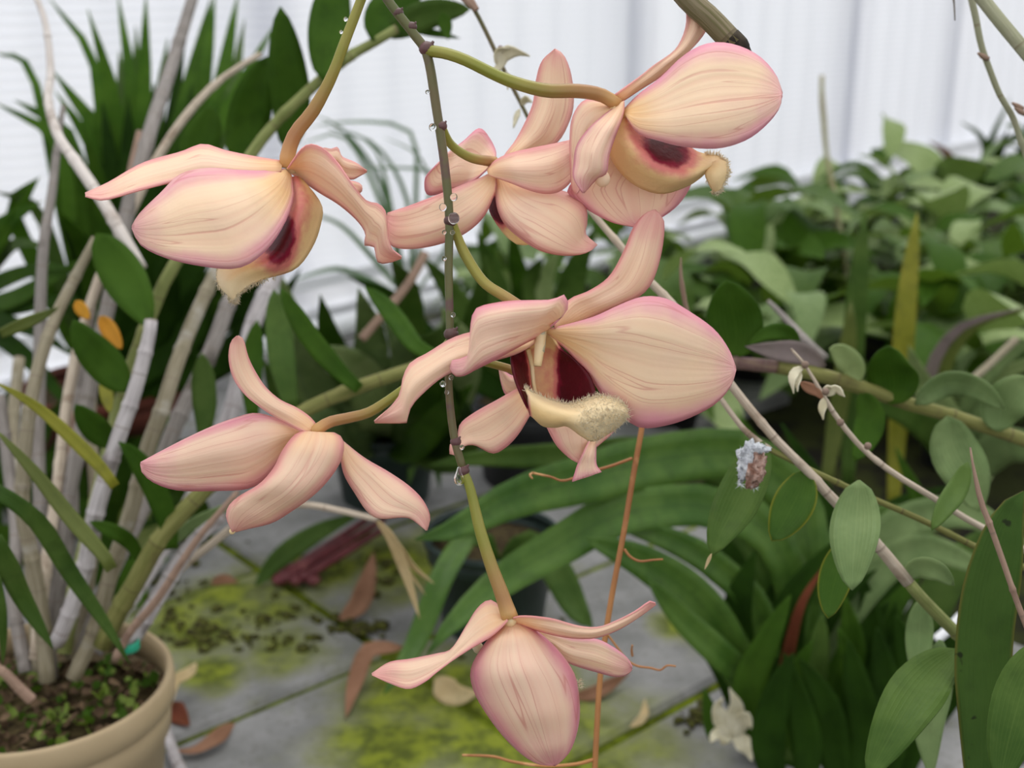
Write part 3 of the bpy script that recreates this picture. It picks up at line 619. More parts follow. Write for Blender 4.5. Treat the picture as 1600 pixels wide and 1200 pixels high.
# water droplets on the stem
def drop(x, y, r, off=-.25, sc=(1, 1, 1.05), label=None):
    V, Fc, uv = ball(F(x, y, off), r * K, sc, 14, 10); o = obj('water_droplet', V, Fc, WATER)
    return tag(o, label or 'tiny clear water droplet clinging to the dark flower stem', 'water droplet', 'water droplets on the flower stem')
ORD = 'first second third fourth fifth sixth seventh eighth ninth tenth eleventh twelfth'.split()
for i, (x, y, r) in enumerate(((668, 144, 3.5), (676, 199, 6), (709, 308, 6), (692, 324, 6), (694, 363, 3.5), (707, 363, 4), (694, 404, 4), (708, 492, 4), (705, 590, 4), (692, 600, 5), (698, 613, 3.5), (722, 699, 4))):
    drop(x, y, r, label=ORD[i] + ' small water droplet counting down the dark flower stem, on its ' + ('right side' if x in (709, 707, 708, 705, 722) else 'left side'))
drop(709, 341, 9, -.45, label='largest round water droplet, on the stem node beside the pedicel')
drop(540, 30, 3.5, .5, label='upper tiny water droplet on the green flower stalk at top left'); drop(533, 50, 3, .5, label='lower tiny water droplet on the green flower stalk at top left')
pr = [(0, 0), (.25, 1.2), (.35, 3.5), (.5, 8), (.8, 14), (1, 19), (1, 23), (.85, 28), (.5, 31.5), (0, 32.5)]
V = []
for r, h in pr:
    for j in range(14):
        a = j / 14 * 2 * math.pi; V.append(F(717, 729, -.2) + RT * (r * 8.5 * K * math.cos(a)) + FW * (r * 8.5 * K * math.sin(a)) - Vector((0, 0, h * K)))
o = obj('water_droplet', V, [(i * 14 + j, i * 14 + (j + 1) % 14, (i + 1) * 14 + (j + 1) % 14, (i + 1) * 14 + j) for i in range(len(pr) - 1) for j in range(14)], WATER)
tag(o, 'long hanging water drop below the lowest stem node', 'water droplet', 'water droplets on the flower stem')
# ------------------------------------------------------------------ pots
def lathe(prof_, ctr, seg=40):
    V = []; Fc = []; n = len(prof_)
    for r, z in prof_:
        for j in range(seg):
            a = 2 * math.pi * j / seg; V.append(Vector((ctr[0] + r * math.cos(a), ctr[1] + r * math.sin(a), ctr[2] + z)))
    for i in range(n - 1):
        for j in range(seg): Fc.append((i * seg + j, i * seg + (j + 1) % seg, (i + 1) * seg + (j + 1) % seg, (i + 1) * seg + j))
    return V, Fc, [(0, 0)] * len(V)
def pot(ctr, r, h, mat, label, soilz=.8, rimh=.02, seg=40, group=None):
    t = root('plant_pot', label, 'pot', ctr, group); k = r / .075; b = r * .72
    V, Fc, uv = lathe([(.001, 0), (b, 0), (b + .002 * k, .004), (r * .9, h * .74), (r * .945, h * .745), (r * .96, h - rimh * .55), (r * .93, h - rimh * .5), (r * .9, h * soilz - .01), (b * .9, .006), (.001, .006)], ctr, seg); obj('pot_body', V, Fc, mat, t, uv)
    V, Fc, uv = lathe([(r * .94, h - rimh * .62), (r * .99, h - rimh * .6), (r * 1.005, h - rimh * .3), (r * .995, h - rimh * .06), (r * .975, h), (r * .945, h - rimh * .03), (r * .925, h - rimh * .2), (r * .92, h - rimh * .62), (r * .94, h - rimh * .62)], ctr, seg); obj('rim', V, Fc, mat, t, uv)
    V, Fc, uv = lathe([(.001, h * soilz + .003), (r * .5, h * soilz + .001), (r * .9, h * soilz - .002), (r * .91, h * soilz - .006)], ctr, seg); s_ = obj('compost', V, Fc, SOIL, t, uv)
    return t
pc = P(62, 1062, .72); PH = pc.z; PR = .0755
pot((pc.x, pc.y, 0), PR, PH, POTM, 'round beige plastic pot with rolled rim in the lower left corner', .82, .03, 64)
# weeds and litter on the compost: nobody could count them
V = []; Fc = []; uv = []
for _ in range(520):
    a = random.uniform(0, 6.28); rr = PR * .88 * math.sqrt(random.random()); p = Vector((pc.x + rr * math.cos(a), pc.y + rr * math.sin(a), PH * .82 + random.uniform(.001, .009)))
    D = Vector((random.gauss(0, 1), random.gauss(0, 1), random.uniform(.1, .8))).normalized(); l = random.uniform(.004, .010)
    g = leafgeo([p, p + D * l * .5 + Vector((0, 0, .001)), p + D * l], l * .8, 'oval', random.uniform(-60, 60), n=4, nv=3, nrm=Vector((0, 0, 1)))
    k = len(V); V += g[0]; Fc += [tuple(i + k for i in f) for f in g[1]]; uv += g[2]
o = obj('pot_weeds', V, Fc, [WEED, WEEDD, LF['dark']], None, uv); tag(o, 'tiny weeds and litter covering the compost in the beige pot', 'weeds', kind='stuff')
for i, f in enumerate(o.data.polygons): f.material_index = (0, 1, 2, 1)[(i // 6) % 4]

# ------------------------------------------------------------------ the cane orchid in the beige pot
co = root('cane_orchid', 'tall cane orchid with bare whitish canes growing in the beige pot', 'orchid plant', (pc.x, pc.y, PH * .82))
def cane(pix, d, w, mat, parent, nn=4, name='cane'):
    return ptube(name, pix, d, w, mat, parent, sides=9, nodes=[(k + .6) / (nn + .3) for k in range(nn)], bump=.14, n=30)
for pix, d, wd, mat, nn in (
    ([(54, -10), (71, 37), (79, 112), (75, 157), (90, 210), (120, 255), (161, 315), (187, 360), (221, 420)], (.8, .74), (9, 11, 14, 18, 20, 21), CANE_X, 4),
    ([(303, -10), (277, 75), (259, 131), (240, 187), (222, 250), (199, 330), (180, 430), (150, 560), (122, 700), (95, 850), (74, 1040)], (.95, .8, .74), (18, 22, 24, 24, 22), CANE_G, 7),
    ([(408, 84), (356, 116), (307, 161), (255, 232), (205, 330), (150, 450), (110, 600), (90, 760), (70, 900), (55, 1030)], (.85, .8, .72), (9, 15, 17, 18, 20), CANE_C, 6),
    ([(99, 165), (90, 225), (81, 300), (69, 375), (64, 450), (62, 560), (60, 700), (66, 850), (80, 1060)], (.85, .8, .75), (8, 16, 20, 20, 22), CANE_G, 6),
    ([(150, 372), (112, 444), (82, 507), (56, 590), (41, 687), (35, 794), (52, 881), (66, 969), (74, 1065)], (.74, .7, .72), (14, 20, 22, 24, 26), CANE_T, 6),
    ([(345, 405), (337, 425), (300, 507), (274, 575), (255, 635), (229, 706), (205, 800), (175, 890), (149, 982), (114, 1060)], (.78, .72, .72), (20, 24, 25, 25, 24), CANE_T, 6),
    ([(375, 430), (360, 466), (330, 549), (285, 642), (262, 695), (235, 770), (197, 850), (160, 930), (128, 1020)], (.86, .8, .75), (22, 26, 26, 24, 22), CANE_G, 6),
    ([(440, 400), (427, 436), (394, 511), (362, 640), (320, 740), (270, 830), (230, 900), (190, 960), (150, 1020)], (.92, .86, .78), (26, 27, 26, 22, 20), CANE_W, 5),
    ([(236, 500), (232, 530), (210, 612), (180, 699), (150, 800), (131, 894), (100, 980), (88, 1005)], (.7, .69, .71), (20, 24, 27, 27, 25), CANE_W, 6),
    ([(620, 45), (596, 60), (543, 90), (469, 154), (412, 214), (340, 320), (270, 417), (240, 481), (210, 560), (187, 635), (165, 725), (140, 830), (118, 920), (100, 1020)], (.72, .74, .74, .72), (15, 18, 19, 22, 24, 24), CANE_O, 8),
    ([(830, 508), (720, 548), (640, 578), (560, 605), (480, 640), (400, 692), (330, 755), (254, 837), (210, 912), (180, 965), (160, 1010)], (.72, .7, .69, .71), (17, 21, 23, 26, 30, 30), CANE_V, 7),
    ([(372, 768), (306, 846), (245, 938), (205, 985), (180, 1030)], (.66, .69), (9, 11, 13, 13), CANE_B, 3),
    ([(350, 805), (300, 850), (255, 920), (222, 975), (195, 1015)], (.7, .70), (18, 24, 26, 26), CANE_W, 3),
    ([(665, 395), (640, 440), (600, 490), (565, 530)], (1.0, .98), (14, 15, 15), CANE_B, 2),
    ([(218, 205), (205, 262), (196, 330), (170, 470), (120, 620), (95, 800), (60, 1000)], (.9, .85, .76), (9, 12, 14, 16, 18), CANE_B, 4),
    ([(0, 620), (12, 720), (25, 830), (20, 930), (40, 1050)], (.78, .72), (18, 20, 22), CANE_G, 4),
    ([(140, 480), (125, 580), (108, 700), (112, 800), (90, 940), (75, 1040)], (.84, .76), (20, 22, 20), CANE_G, 4),
    ([(180, 420), (160, 520), (140, 640), (150, 780), (140, 900), (110, 1030)], (.86, .76), (18, 20, 20), CANE_T, 4),
    ([(30, 560), (20, 700), (45, 850), (60, 1050)], (.9, .76), (18, 20, 20), CANE_T, 3),
    ([(-20, 1040), (5, 1050), (30, 1075), (50, 1094)], (.66, .67), (14, 16, 18), CANE_B, 2),
    ([(590, 812), (530, 798), (472, 789), (400, 800), (330, 850), (270, 900), (215, 970)], (.72, .74), (9, 11, 13, 15), CANE_C, 3),
): cane(pix, d, wd, mat, co, nn)
for pix, d, wd, mat, kind, roll in (
    ([(150, 365), (185, 420), (215, 470), (234, 512)], (.72, .70), 68, 'dark', 'oval', 10),
    ([(200, 612), (165, 570), (135, 535), (114, 500)], (.70, .69), 58, 'dark', 'oval', -10),
    ([(182, 697), (160, 680), (135, 655), (118, 632)], (.7, .68), 42, 'dark', 'oval', 0),
    ([(319, 680), (320, 640), (318, 600), (316, 552)], (.76, .76), 38, 'mid', 'strap', 0),
    ([(455, 636), (442, 570), (435, 510), (428, 452)], (.72, .74), 42, 'mid', 'strap', 10),
    ([(395, 650), (392, 600), (395, 550), (402, 500)], (.76, .78), 34, 'dark', 'strap', -10),
    ([(562, 608), (530, 580), (487, 530), (455, 480), (439, 450)], (.69, .68), 32, 'dark', 'strap', 20),
    ([(690, 560), (650, 540), (620, 500), (590, 465), (570, 448)], (.70, .74), 30, 'dark', 'strap', 15),
    ([(180, 760), (150, 722), (75, 650), (30, 618), (-10, 596)], (.62, .6), 22, 'yel', 'blade', 0),
    ([(175, 890), (162, 868), (109, 807), (60, 745), (20, 700), (-10, 668)], (.6, .58), 26, 'olive', 'blade', 10),
    ([(-10, 764), (30, 790), (66, 824), (109, 894), (166, 977), (203, 1038)], (.58, .62), 30, 'mid', 'blade', 0),
    ([(-10, 840), (10, 880), (35, 934), (83, 1014)], (.57, .6), 34, 'mid', 'blade', 10),
    ([(-5, 900), (3, 960), (5, 1010), (4, 1040)], (.58, .6), 16, 'mid', 'blade', 0),
    ([(222, 880), (205, 850), (180, 832), (140, 815)], (.7, .68), 24, 'dark', 'strap', 0),
    ([(268, 858), (262, 815), (240, 760), (212, 715), (185, 690)], (.69, .67), 36, 'dark', 'strap', 0),
    ([(270, 850), (300, 822), (350, 795), (372, 772)], (.7, .72), 22, 'blue', 'lance', 20),
    ([(450, 238), (455, 170), (447, 90), (438, 10)], (.76, .74), 62, 'dark', 'oval', 5),
    ([(370, 260), (385, 200), (400, 140), (418, 88)], (.78, .76), 66, 'dark', 'oval', -5),
    ([(505, 126), (512, 70), (520, 0), (535, -60)], (.72, .74), 66, 'dark', 'oval', 0),
    ([(580, 62), (600, 30), (625, 5), (650, -40)], (.72, .74), 70, 'dark', 'oval', 0),
    ([(600, 55), (650, 30), (690, 18), (735, 14)], (.73, .74), 46, 'mid', 'oval', 15),
    ([(690, 20), (696, 40), (700, 62)], (.73, .73), 22, 'dark', 'lance', 0),
    ([(640, 46), (680, 52), (720, 60)], (.74, .75), 12, 'dark', 'lance', 0),
    ([(300, 270), (310, 230), (325, 190), (330, 165)], (.8, .8), 60, 'dark', 'oval', 0),
    ([(0, 522), (40, 505), (70, 492), (92, 480)], (.66, .68), 20, 'olive', 'blade', 20),
    ([(586, 811), (610, 840), (635, 900), (656, 968)], (.72, .74), 17, 'tan', 'lance', 20),
    ([(588, 812), (615, 845), (645, 885), (678, 912)], (.72, .75), 11, 'tan', 'lance', 40),
    ([(590, 815), (615, 855), (640, 895), (665, 930)], (.73, .75), 7, 'tan', 'lance', 40),
    ([(118, 470), (128, 485), (140, 498)], (.72, .72), 20, 'fyel', 'oval', 20),
    ([(155, 495), (170, 515), (190, 545)], (.73, .72), 26, 'fyel', 'oval', 20),
    ([(160, 590), (166, 615), (172, 645)], (.73, .72), 20, 'yel', 'oval', 20),
): leaf('leaf', pix, d, wd, mat, co, kind, roll)
# tie on a cane
V, Fc, uv = lathe([(.0052, -.003), (.0062, -.002), (.0062, .002), (.0052, .003), (.0048, 0), (.0052, -.003)], P(201, 1008, .695), 16)
o = obj('plant_tie', V, Fc, TIE, None, uv); tag(o, 'small turquoise plastic tie around a cane in the beige pot', 'plant tie')

# ------------------------------------------------------------------ sword-leaved plant at upper left, in a dark terracotta pot
tp = Vector((-.43, 1.24, 0)); pot(tuple(tp), .085, .13, TPOT, 'dark terracotta pot standing behind the beige pot', .88, .02)
sp = root('sword_leaf_plant', 'sword-leaved plant fanning out in front of the white wall at upper left', 'plant', (tp.x, tp.y, .115))
sb = (158, 625)
for tip, midp, wd, dt, mat in (
    ((137, 14), (180, 180), 30, 1.2, 'sword'), ((75, -5), (150, 110), 17, 1.3, 'sword'), ((82, 110), (160, 230), 32, 1.25, 'sword'), ((86, 142), (150, 250), 30, 1.2, 'sword'),
    ((100, 210), (150, 320), 36, 1.15, 'dark'), ((22, 156), (110, 220), 26, 1.3, 'sword'), ((-10, 160), (90, 225), 22, 1.25, 'sword'), ((184, -10), (205, 160), 22, 1.3, 'sword'),
    ((228, -10), (222, 180), 28, 1.25, 'sword'), ((212, 40), (215, 200), 24, 1.3, 'dark'), ((330, -5), (280, 190), 24, 1.3, 'dark'), ((336, -8), (300, 200), 34, 1.35, 'sword'), ((372, -10), (330, 200), 30, 1.35, 'sword'),
    ((382, 30), (350, 200), 24, 1.35, 'mid'), ((432, 34), (350, 180), 22, 1.3, 'sword'), ((262, 60), (240, 220), 26, 1.3, 'dark'), ((290, 30), (260, 240), 22, 1.3, 'deep'), ((186, 80), (200, 240), 34, 1.3, 'mid'),
    ((-10, 82), (50, 115), 12, 1.4, 'sword'), ((60, 278), (20, 330), 24, 1.15, 'sword'), ((-8, 300), (60, 330), 22, 1.15, 'mid'), ((150, 240), (175, 330), 30, 1.2, 'deep'), ((240, 130), (235, 300), 34, 1.2, 'deep'),
    ((300, 130), (280, 300), 36, 1.22, 'deep'), ((340, 170), (310, 330), 38, 1.2, 'deep'), ((370, 240), (330, 370), 38, 1.18, 'deep'), ((390, 290), (350, 420), 36, 1.15, 'deep'), ((410, 330), (360, 470), 34, 1.12, 'dark'),
    ((200, 150), (200, 320), 36, 1.2, 'deep'), ((160, 160), (180, 320), 34, 1.2, 'deep'), ((128, 190), (165, 340), 30, 1.15, 'dark'), ((440, 370), (380, 480), 30, 1.1, 'deep'), ((470, 420), (400, 520), 28, 1.12, 'deep'), ((90, 330), (130, 400), 34, 1.1, 'deep'), ((88, 325), (130, 395), 22, 1.05, 'sword'),
    ((330, 440), (300, 520), 40, 1.1, 'deep'), ((270, 380), (250, 500), 44, 1.1, 'deep'), ((230, 350), (215, 480), 40, 1.15, 'deep'), ((420, 470), (350, 560), 44, 1.08, 'deep'),
): leaf('leaf', [(sb[0] + random.uniform(-14, 26), sb[1]), ((sb[0] * .45 + midp[0] * .55), (sb[1] * .45 + midp[1] * .55)), midp, tip], (1.27, 1.22, dt), wd * 1.35, mat, sp, 'blade', random.uniform(-20, 20), n=12)
# pointed leaves low at the far left
lp = root('pointed_leaf_plant', 'low plant with pointed leaves at the left edge before the wall', 'plant', P(-60, 480, 1.2))
for pix, wd, mat in (([(-60, 480), (-40, 400), (5, 350), (66, 314)], 36, 'sword'), ([(-60, 480), (-30, 420), (10, 360), (62, 276)], 28, 'sword'), ([(-60, 480), (0, 440), (60, 420), (120, 418)], 26, 'dark'), ([(-60, 480), (10, 470), (70, 440), (150, 395)], 28, 'dark'), ([(-60, 480), (0, 400), (30, 380), (80, 385)], 24, 'mid'), ([(-60, 490), (20, 480), (90, 470), (170, 480)], 26, 'deep'), ([(-60, 480), (0, 500), (60, 520), (120, 560)], 26, 'deep'), ([(-60, 490), (20, 540), (80, 600), (120, 660)], 30, 'deep')):
    leaf('leaf', pix, (1.25, 1.15, 1.1), wd, mat, lp, 'lance', random.uniform(-20, 20))
sh = root('low_dark_plant', 'low dark leafy growth in the shade behind the bare canes at left', 'plant', G(120, 960, 0))
for k in range(34):
    x0 = random.uniform(-40, 330); y0 = random.uniform(800, 960); b = G(x0, y0, 0); h = random.uniform(.05, .15); a = random.uniform(0, 6.28); l = random.uniform(.04, .09)
    if (b - Vector((pc.x, pc.y, 0))).length < .13 or x0 > 250 and y0 > 880: continue
    V, Fc, uv = leafgeo([b, b + Vector((l * .3 * math.cos(a), l * .3 * math.sin(a), h * .7)), b + Vector((l * math.cos(a), l * math.sin(a), h))], random.uniform(.022, .04), 'lance', random.uniform(-30, 30), n=9)
    obj('leaf', V, Fc, LF[random.choice(('deep', 'deep', 'dark', 'olive'))], sh, uv)
# pale grassy tuft before the wall, left of the stem
gt = root('grass_tuft', 'pale grassy tuft with thin arching blades before the white wall', 'grass tuft', P(640, 470, 1.75))
for pix, wd in (([(640, 470), (600, 330), (540, 215), (470, 225)], 9), ([(640, 470), (640, 330), (590, 230), (500, 195)], 8), ([(640, 470), (650, 300), (640, 205), (540, 190), (480, 200)], 8), ([(640, 470), (600, 300), (560, 230), (525, 195), (490, 180)], 10), ([(640, 470), (620, 400), (610, 320), (590, 240), (555, 210)], 9), ([(640, 470), (660, 360), (672, 290), (650, 240), (600, 215)], 7), ([(640, 470), (580, 400), (530, 350), (470, 330)], 10), ([(640, 470), (560, 430), (520, 420), (450, 440)], 10), ([(640, 470), (700, 380), (690, 280), (620, 262), (540, 268)], 7)):
    leaf('blade', pix, (1.75, 1.7, 1.65), wd, 'haze', gt, 'blade', random.uniform(-20, 20), fold=.3)

# ------------------------------------------------------------------ broad bluish-leaved plant behind the left centre
bl = root('blue_leaf_plant', 'plant with broad bluish-green leaves behind the left of the stem', 'plant', P(600, 690, 1.3))
for pix, wd, mat in (([(600, 690), (540, 660), (490, 590), (460, 520)], 46, 'blue'), ([(600, 690), (600, 660), (560, 580), (500, 540)], 60, 'pale'), ([(600, 690), (640, 640), (640, 560), (600, 490)], 66, 'blue'), ([(600, 690), (680, 640), (720, 560), (690, 480)], 64, 'pale'), ([(600, 690), (570, 660), (580, 540), (560, 450)], 54, 'blue'), ([(600, 690), (500, 680), (450, 640), (410, 560)], 44, 'mid'), ([(600, 690), (470, 620), (455, 520), (440, 430)], 50, 'pale'),
    ([(600, 690), (540, 690), (500, 660), (450, 680)], 50, 'blue'), ([(600, 690), (640, 700), (690, 650), (740, 600)], 40, 'dark'), ([(600, 690), (640, 670), (680, 600), (660, 540)], 36, 'dark'), ([(600, 690), (700, 720), (740, 680), (770, 640)], 34, 'mid'), ([(600, 690), (620, 660), (660, 560), (720, 500)], 50, 'mid'), ([(600, 690), (560, 620), (520, 540), (500, 460)], 40, 'dark'), ([(600, 690), (630, 600), (640, 470), (610, 400)], 44, 'mid'), ([(600, 690), (700, 640), (740, 520), (760, 400)], 46, 'mid'), ([(600, 690), (690, 700), (730, 660), (700, 590)], 26, 'deep')):
    leaf('leaf', pix, (1.3, 1.1, .95), wd * 1.3, mat, bl, 'lance', random.uniform(-20, 20))
# broad upright leaves behind the centre
ub = root('upright_leaf_plant', 'plant with broad upright green leaves behind the middle flowers', 'plant', P(830, 640, 1.35))
for pix, wd, mat in (([(830, 640), (800, 540), (770, 430), (745, 360)], 50, 'mid'), ([(830, 640), (840, 520), (850, 440), (880, 380)], 46, 'pale'), ([(830, 640), (880, 500), (900, 420), (935, 350)], 56, 'mid'), ([(830, 640), (890, 540), (960, 450), (1000, 390)], 40, 'dark'), ([(830, 640), (760, 540), (700, 450), (660, 400)], 50, 'mid'), ([(830, 640), (820, 480), (805, 400), (800, 350)], 40, 'dark'), ([(830, 640), (730, 580), (660, 520), (590, 500)], 44, 'deep'), ([(830, 640), (700, 560), (620, 470), (540, 430)], 36, 'deep'), ([(830, 640), (900, 560), (1000, 520), (1060, 460)], 44, 'mid'), ([(830, 640), (790, 560), (720, 520), (660, 560)], 40, 'deep'), ([(830, 640), (850, 520), (830, 440), (850, 400)], 50, 'mid'), ([(830, 640), (920, 600), (1010, 600), (1090, 560)], 40, 'deep')):
    leaf('leaf', pix, (1.35, 1.3, 1.25), wd, mat, ub, 'lance', random.uniform(-20, 20))

# ------------------------------------------------------------------ crowded bed of broad-leaved plants before the wall
variants = []
for k in range(5):
    L = 1.0; droop = (.05, .25, .45, .15, .6)[k]
    g = leafgeo([Vector((0, 0, 0)), Vector((.18, 0, .16)), Vector((.5, 0, .30 - droop * .2)), Vector((.8, 0, .26 - droop * .55)), Vector((1, 0, .16 - droop * .9))], (.40, .46, .36, .5, .42)[k], ('oval', 'oval', 'lance', 'oval', 'lance')[k], 0, twist=(0, 20, -15, 10, -20)[k], n=9, nv=5, nrm=Vector((0, 0, 1)), fold=.22, wave=.12)
    for mk in ('blue', 'pale', 'mid', 'dark'):
        me = mesh('leaf', g[0], g[1], g[2]); me.materials.append(LF[mk]); variants.append((mk, me))
def bedplant(x, y, label, group, nl, size, tones, name='broad_leaf_plant'):
    t = root(name, label, 'plant', (x, y, 0), group); a0 = random.random() * 6.28
    for k in range(nl):
        me = random.choice([m for mk, m in variants if mk in tones])
        o = bpy.data.objects.new('leaf', me); COL.objects.link(o); o.parent = t
        s_ = size * random.uniform(.75, 1.2); o.location = (random.uniform(-.01, .01), random.uniform(-.01, .01), .03 + .016 * k * random.uniform(.6, 1.2))
        o.rotation_euler = (R(random.uniform(-25, 25)), R(random.uniform(-32, 12)), a0 + k * 2.4 + random.uniform(-.3, .3)); o.scale = (s_, s_ * random.uniform(.8, 1.15), s_)
    return t
spots = []
random.seed(21)
for iy in range(40):
    for ix in range(50):
        x = -.6 + ix * .14 + random.uniform(-.05, .05); y = 1.2 + iy * .14 + random.uniform(-.045, .045)
        az = math.degrees(math.atan2(x, y)); dist = math.hypot(x, y)
        if not (-1 < az < 27.5): continue
        if WN.dot(Vector((x, y, 0))) > 1.22: continue
        if dist > (2.75 if az < 26 else 3.4) or dist < 1.45 + max(0, (4 - az)) * .03: continue
        if any((x - a) ** 2 + (y - b) ** 2 < .1 ** 2 for a, b in spots): continue
        spots.append((x, y))
spots.sort(key=lambda q: q[1])
print('BED', len(spots))
for i, (x, y) in enumerate(spots):
    q = i / len(spots)
    az = math.degrees(math.atan2(x, y)); row = ('nearest', 'second', 'third', 'farthest')[min(3, int(q * 4))]
    colm = 'behind the flowers' if az < 6 else 'between flowers and seed spike' if az < 12 else 'around the pale seed spike' if az < 16 else 'behind the yellowing strap leaf' if az < 19.5 else 'at the right edge'
    lab = 'broad-leaved plant in the crowded bed, %s row, %s' % (row, colm); grp = 'bed plants, %s row, %s' % (row, colm)
    bedplant(x, y, lab, grp, random.randint(8, 11), random.uniform(.12, .165), random.choice((('blue', 'pale', 'mid'), ('mid', 'dark', 'pale'), ('blue', 'pale'), ('dark', 'mid'), ('pale', 'blue', 'dark'), ('pale', 'dark'))))
# black tray under the bed
tray = []
for i, (x, y) in enumerate(spots[:24]):
    if i % 2: continue
    pot((x, y, -.012), .05, .065, BPOT, 'black nursery pot holding a broad-leaved plant in the bed', .85, .012, 12, 'black nursery pots in the bed')
# seed spike rising from the bed, tufted plant by the wall
sk = ptube('seed_spike', [(1330, 470), (1318, 400), (1306, 320), (1292, 245), (1287, 190), (1284, 150), (1284, 118)], [1.9, 1.85], [7, 9, 8, 9, 8, 9, 7], m_stem('seed_spike', c(170, 168, 130), c(150, 140, 96)), sides=7)
tag(sk, 'thin pale seed spike rising from the bed in front of the wall', 'flower spike')
tw = root('tufted_plant', 'tufted plant with dry flower heads against the wall at right', 'plant', P(1530, 330, 2.7))
for pix, wd, mat in (([(1530, 330), (1535, 260), (1550, 215), (1580, 150)], 12, 'dark'), ([(1530, 330), (1540, 240), (1530, 210), (1500, 190)], 12, 'mid'), ([(1530, 330), (1560, 240), (1590, 210), (1620, 200)], 14, 'dark'), ([(1530, 330), (1545, 260), (1565, 225), (1600, 235)], 12, 'mid'), ([(1530, 330), (1520, 270), (1500, 250), (1470, 245)], 12, 'dark'), ([(1530, 330), (1570, 280), (1600, 260), (1640, 250)], 22, 'dark'), ([(1530, 330), (1500, 280), (1480, 240), (1450, 220)], 16, 'brown'), ([(1530, 330), (1550, 290), (1560, 240), (1575, 200)], 20, 'deep'), ([(1530, 330), (1490, 300), (1460, 270), (1448, 230)], 18, 'deep'), ([(1530, 330), (1580, 270), (1600, 230), (1612, 170)], 20, 'deep')):
    leaf('leaf', pix, (2.7, 2.65, 2.6), wd, mat, tw, 'lance', random.uniform(-20, 20))

# tall straps in the bed
for (pix, wd, mat, lab) in (([(1395, 800), (1405, 640), (1416, 480), (1433, 332)], 33, 'yel', 'tall upright strap leaf, yellowing toward its orange tip, in the bed'), ([(1325, 760), (1330, 600), (1340, 450), (1352, 330)], 34, 'mid', 'tall narrow green strap leaf left of the yellowing one'), ([(1290, 760), (1310, 640), (1325, 540), (1330, 470)], 30, 'olive', 'short dull olive strap leaf below the tall green one')):
    t_ = root('strap_leaf_shoot', lab, 'plant', P(pix[0][0], pix[0][1], 1.15)); leaf('leaf', pix, (1.15, 1.1), wd, mat, t_, 'strap', 10, fold=.3)
aw = root('arching_leaf_plant', 'plant with long arching leaves at the right edge of the bed', 'plant', P(1500, 760, 1.15))
for pix, wd, mat in (([(1500, 760), (1470, 600), (1520, 510), (1620, 480)], 26, 'olive'), ([(1500, 760), (1450, 620), (1490, 520), (1600, 480)], 22, 'purple'), ([(1500, 760), (1520, 620), (1570, 560), (1640, 520)], 36, 'blue'), ([(1500, 760), (1540, 660), (1590, 620), (1660, 640)], 50, 'blue'), ([(1500, 760), (1480, 660), (1440, 600), (1420, 540)], 50, 'pale'), ([(1500, 760), (1560, 700), (1610, 700), (1660, 730)], 60, 'blue'), ([(1500, 760), (1460, 680), (1400, 640), (1340, 640)], 46, 'mid'), ([(1500, 760), (1540, 620), (1600, 570), (1660, 570)], 30, 'pale')):
    leaf('leaf', pix, (1.15, 1.08, 1.02), wd, mat, aw, 'lance', random.uniform(-15, 15))
st = ptube('bamboo_cane', [(1505, 605), (1540, 575), (1588, 530)], [1.0, 1.02], [12, 12], CANE_T, sides=8); tag(st, 'short cut tan stick poking up at the right edge', 'stick')

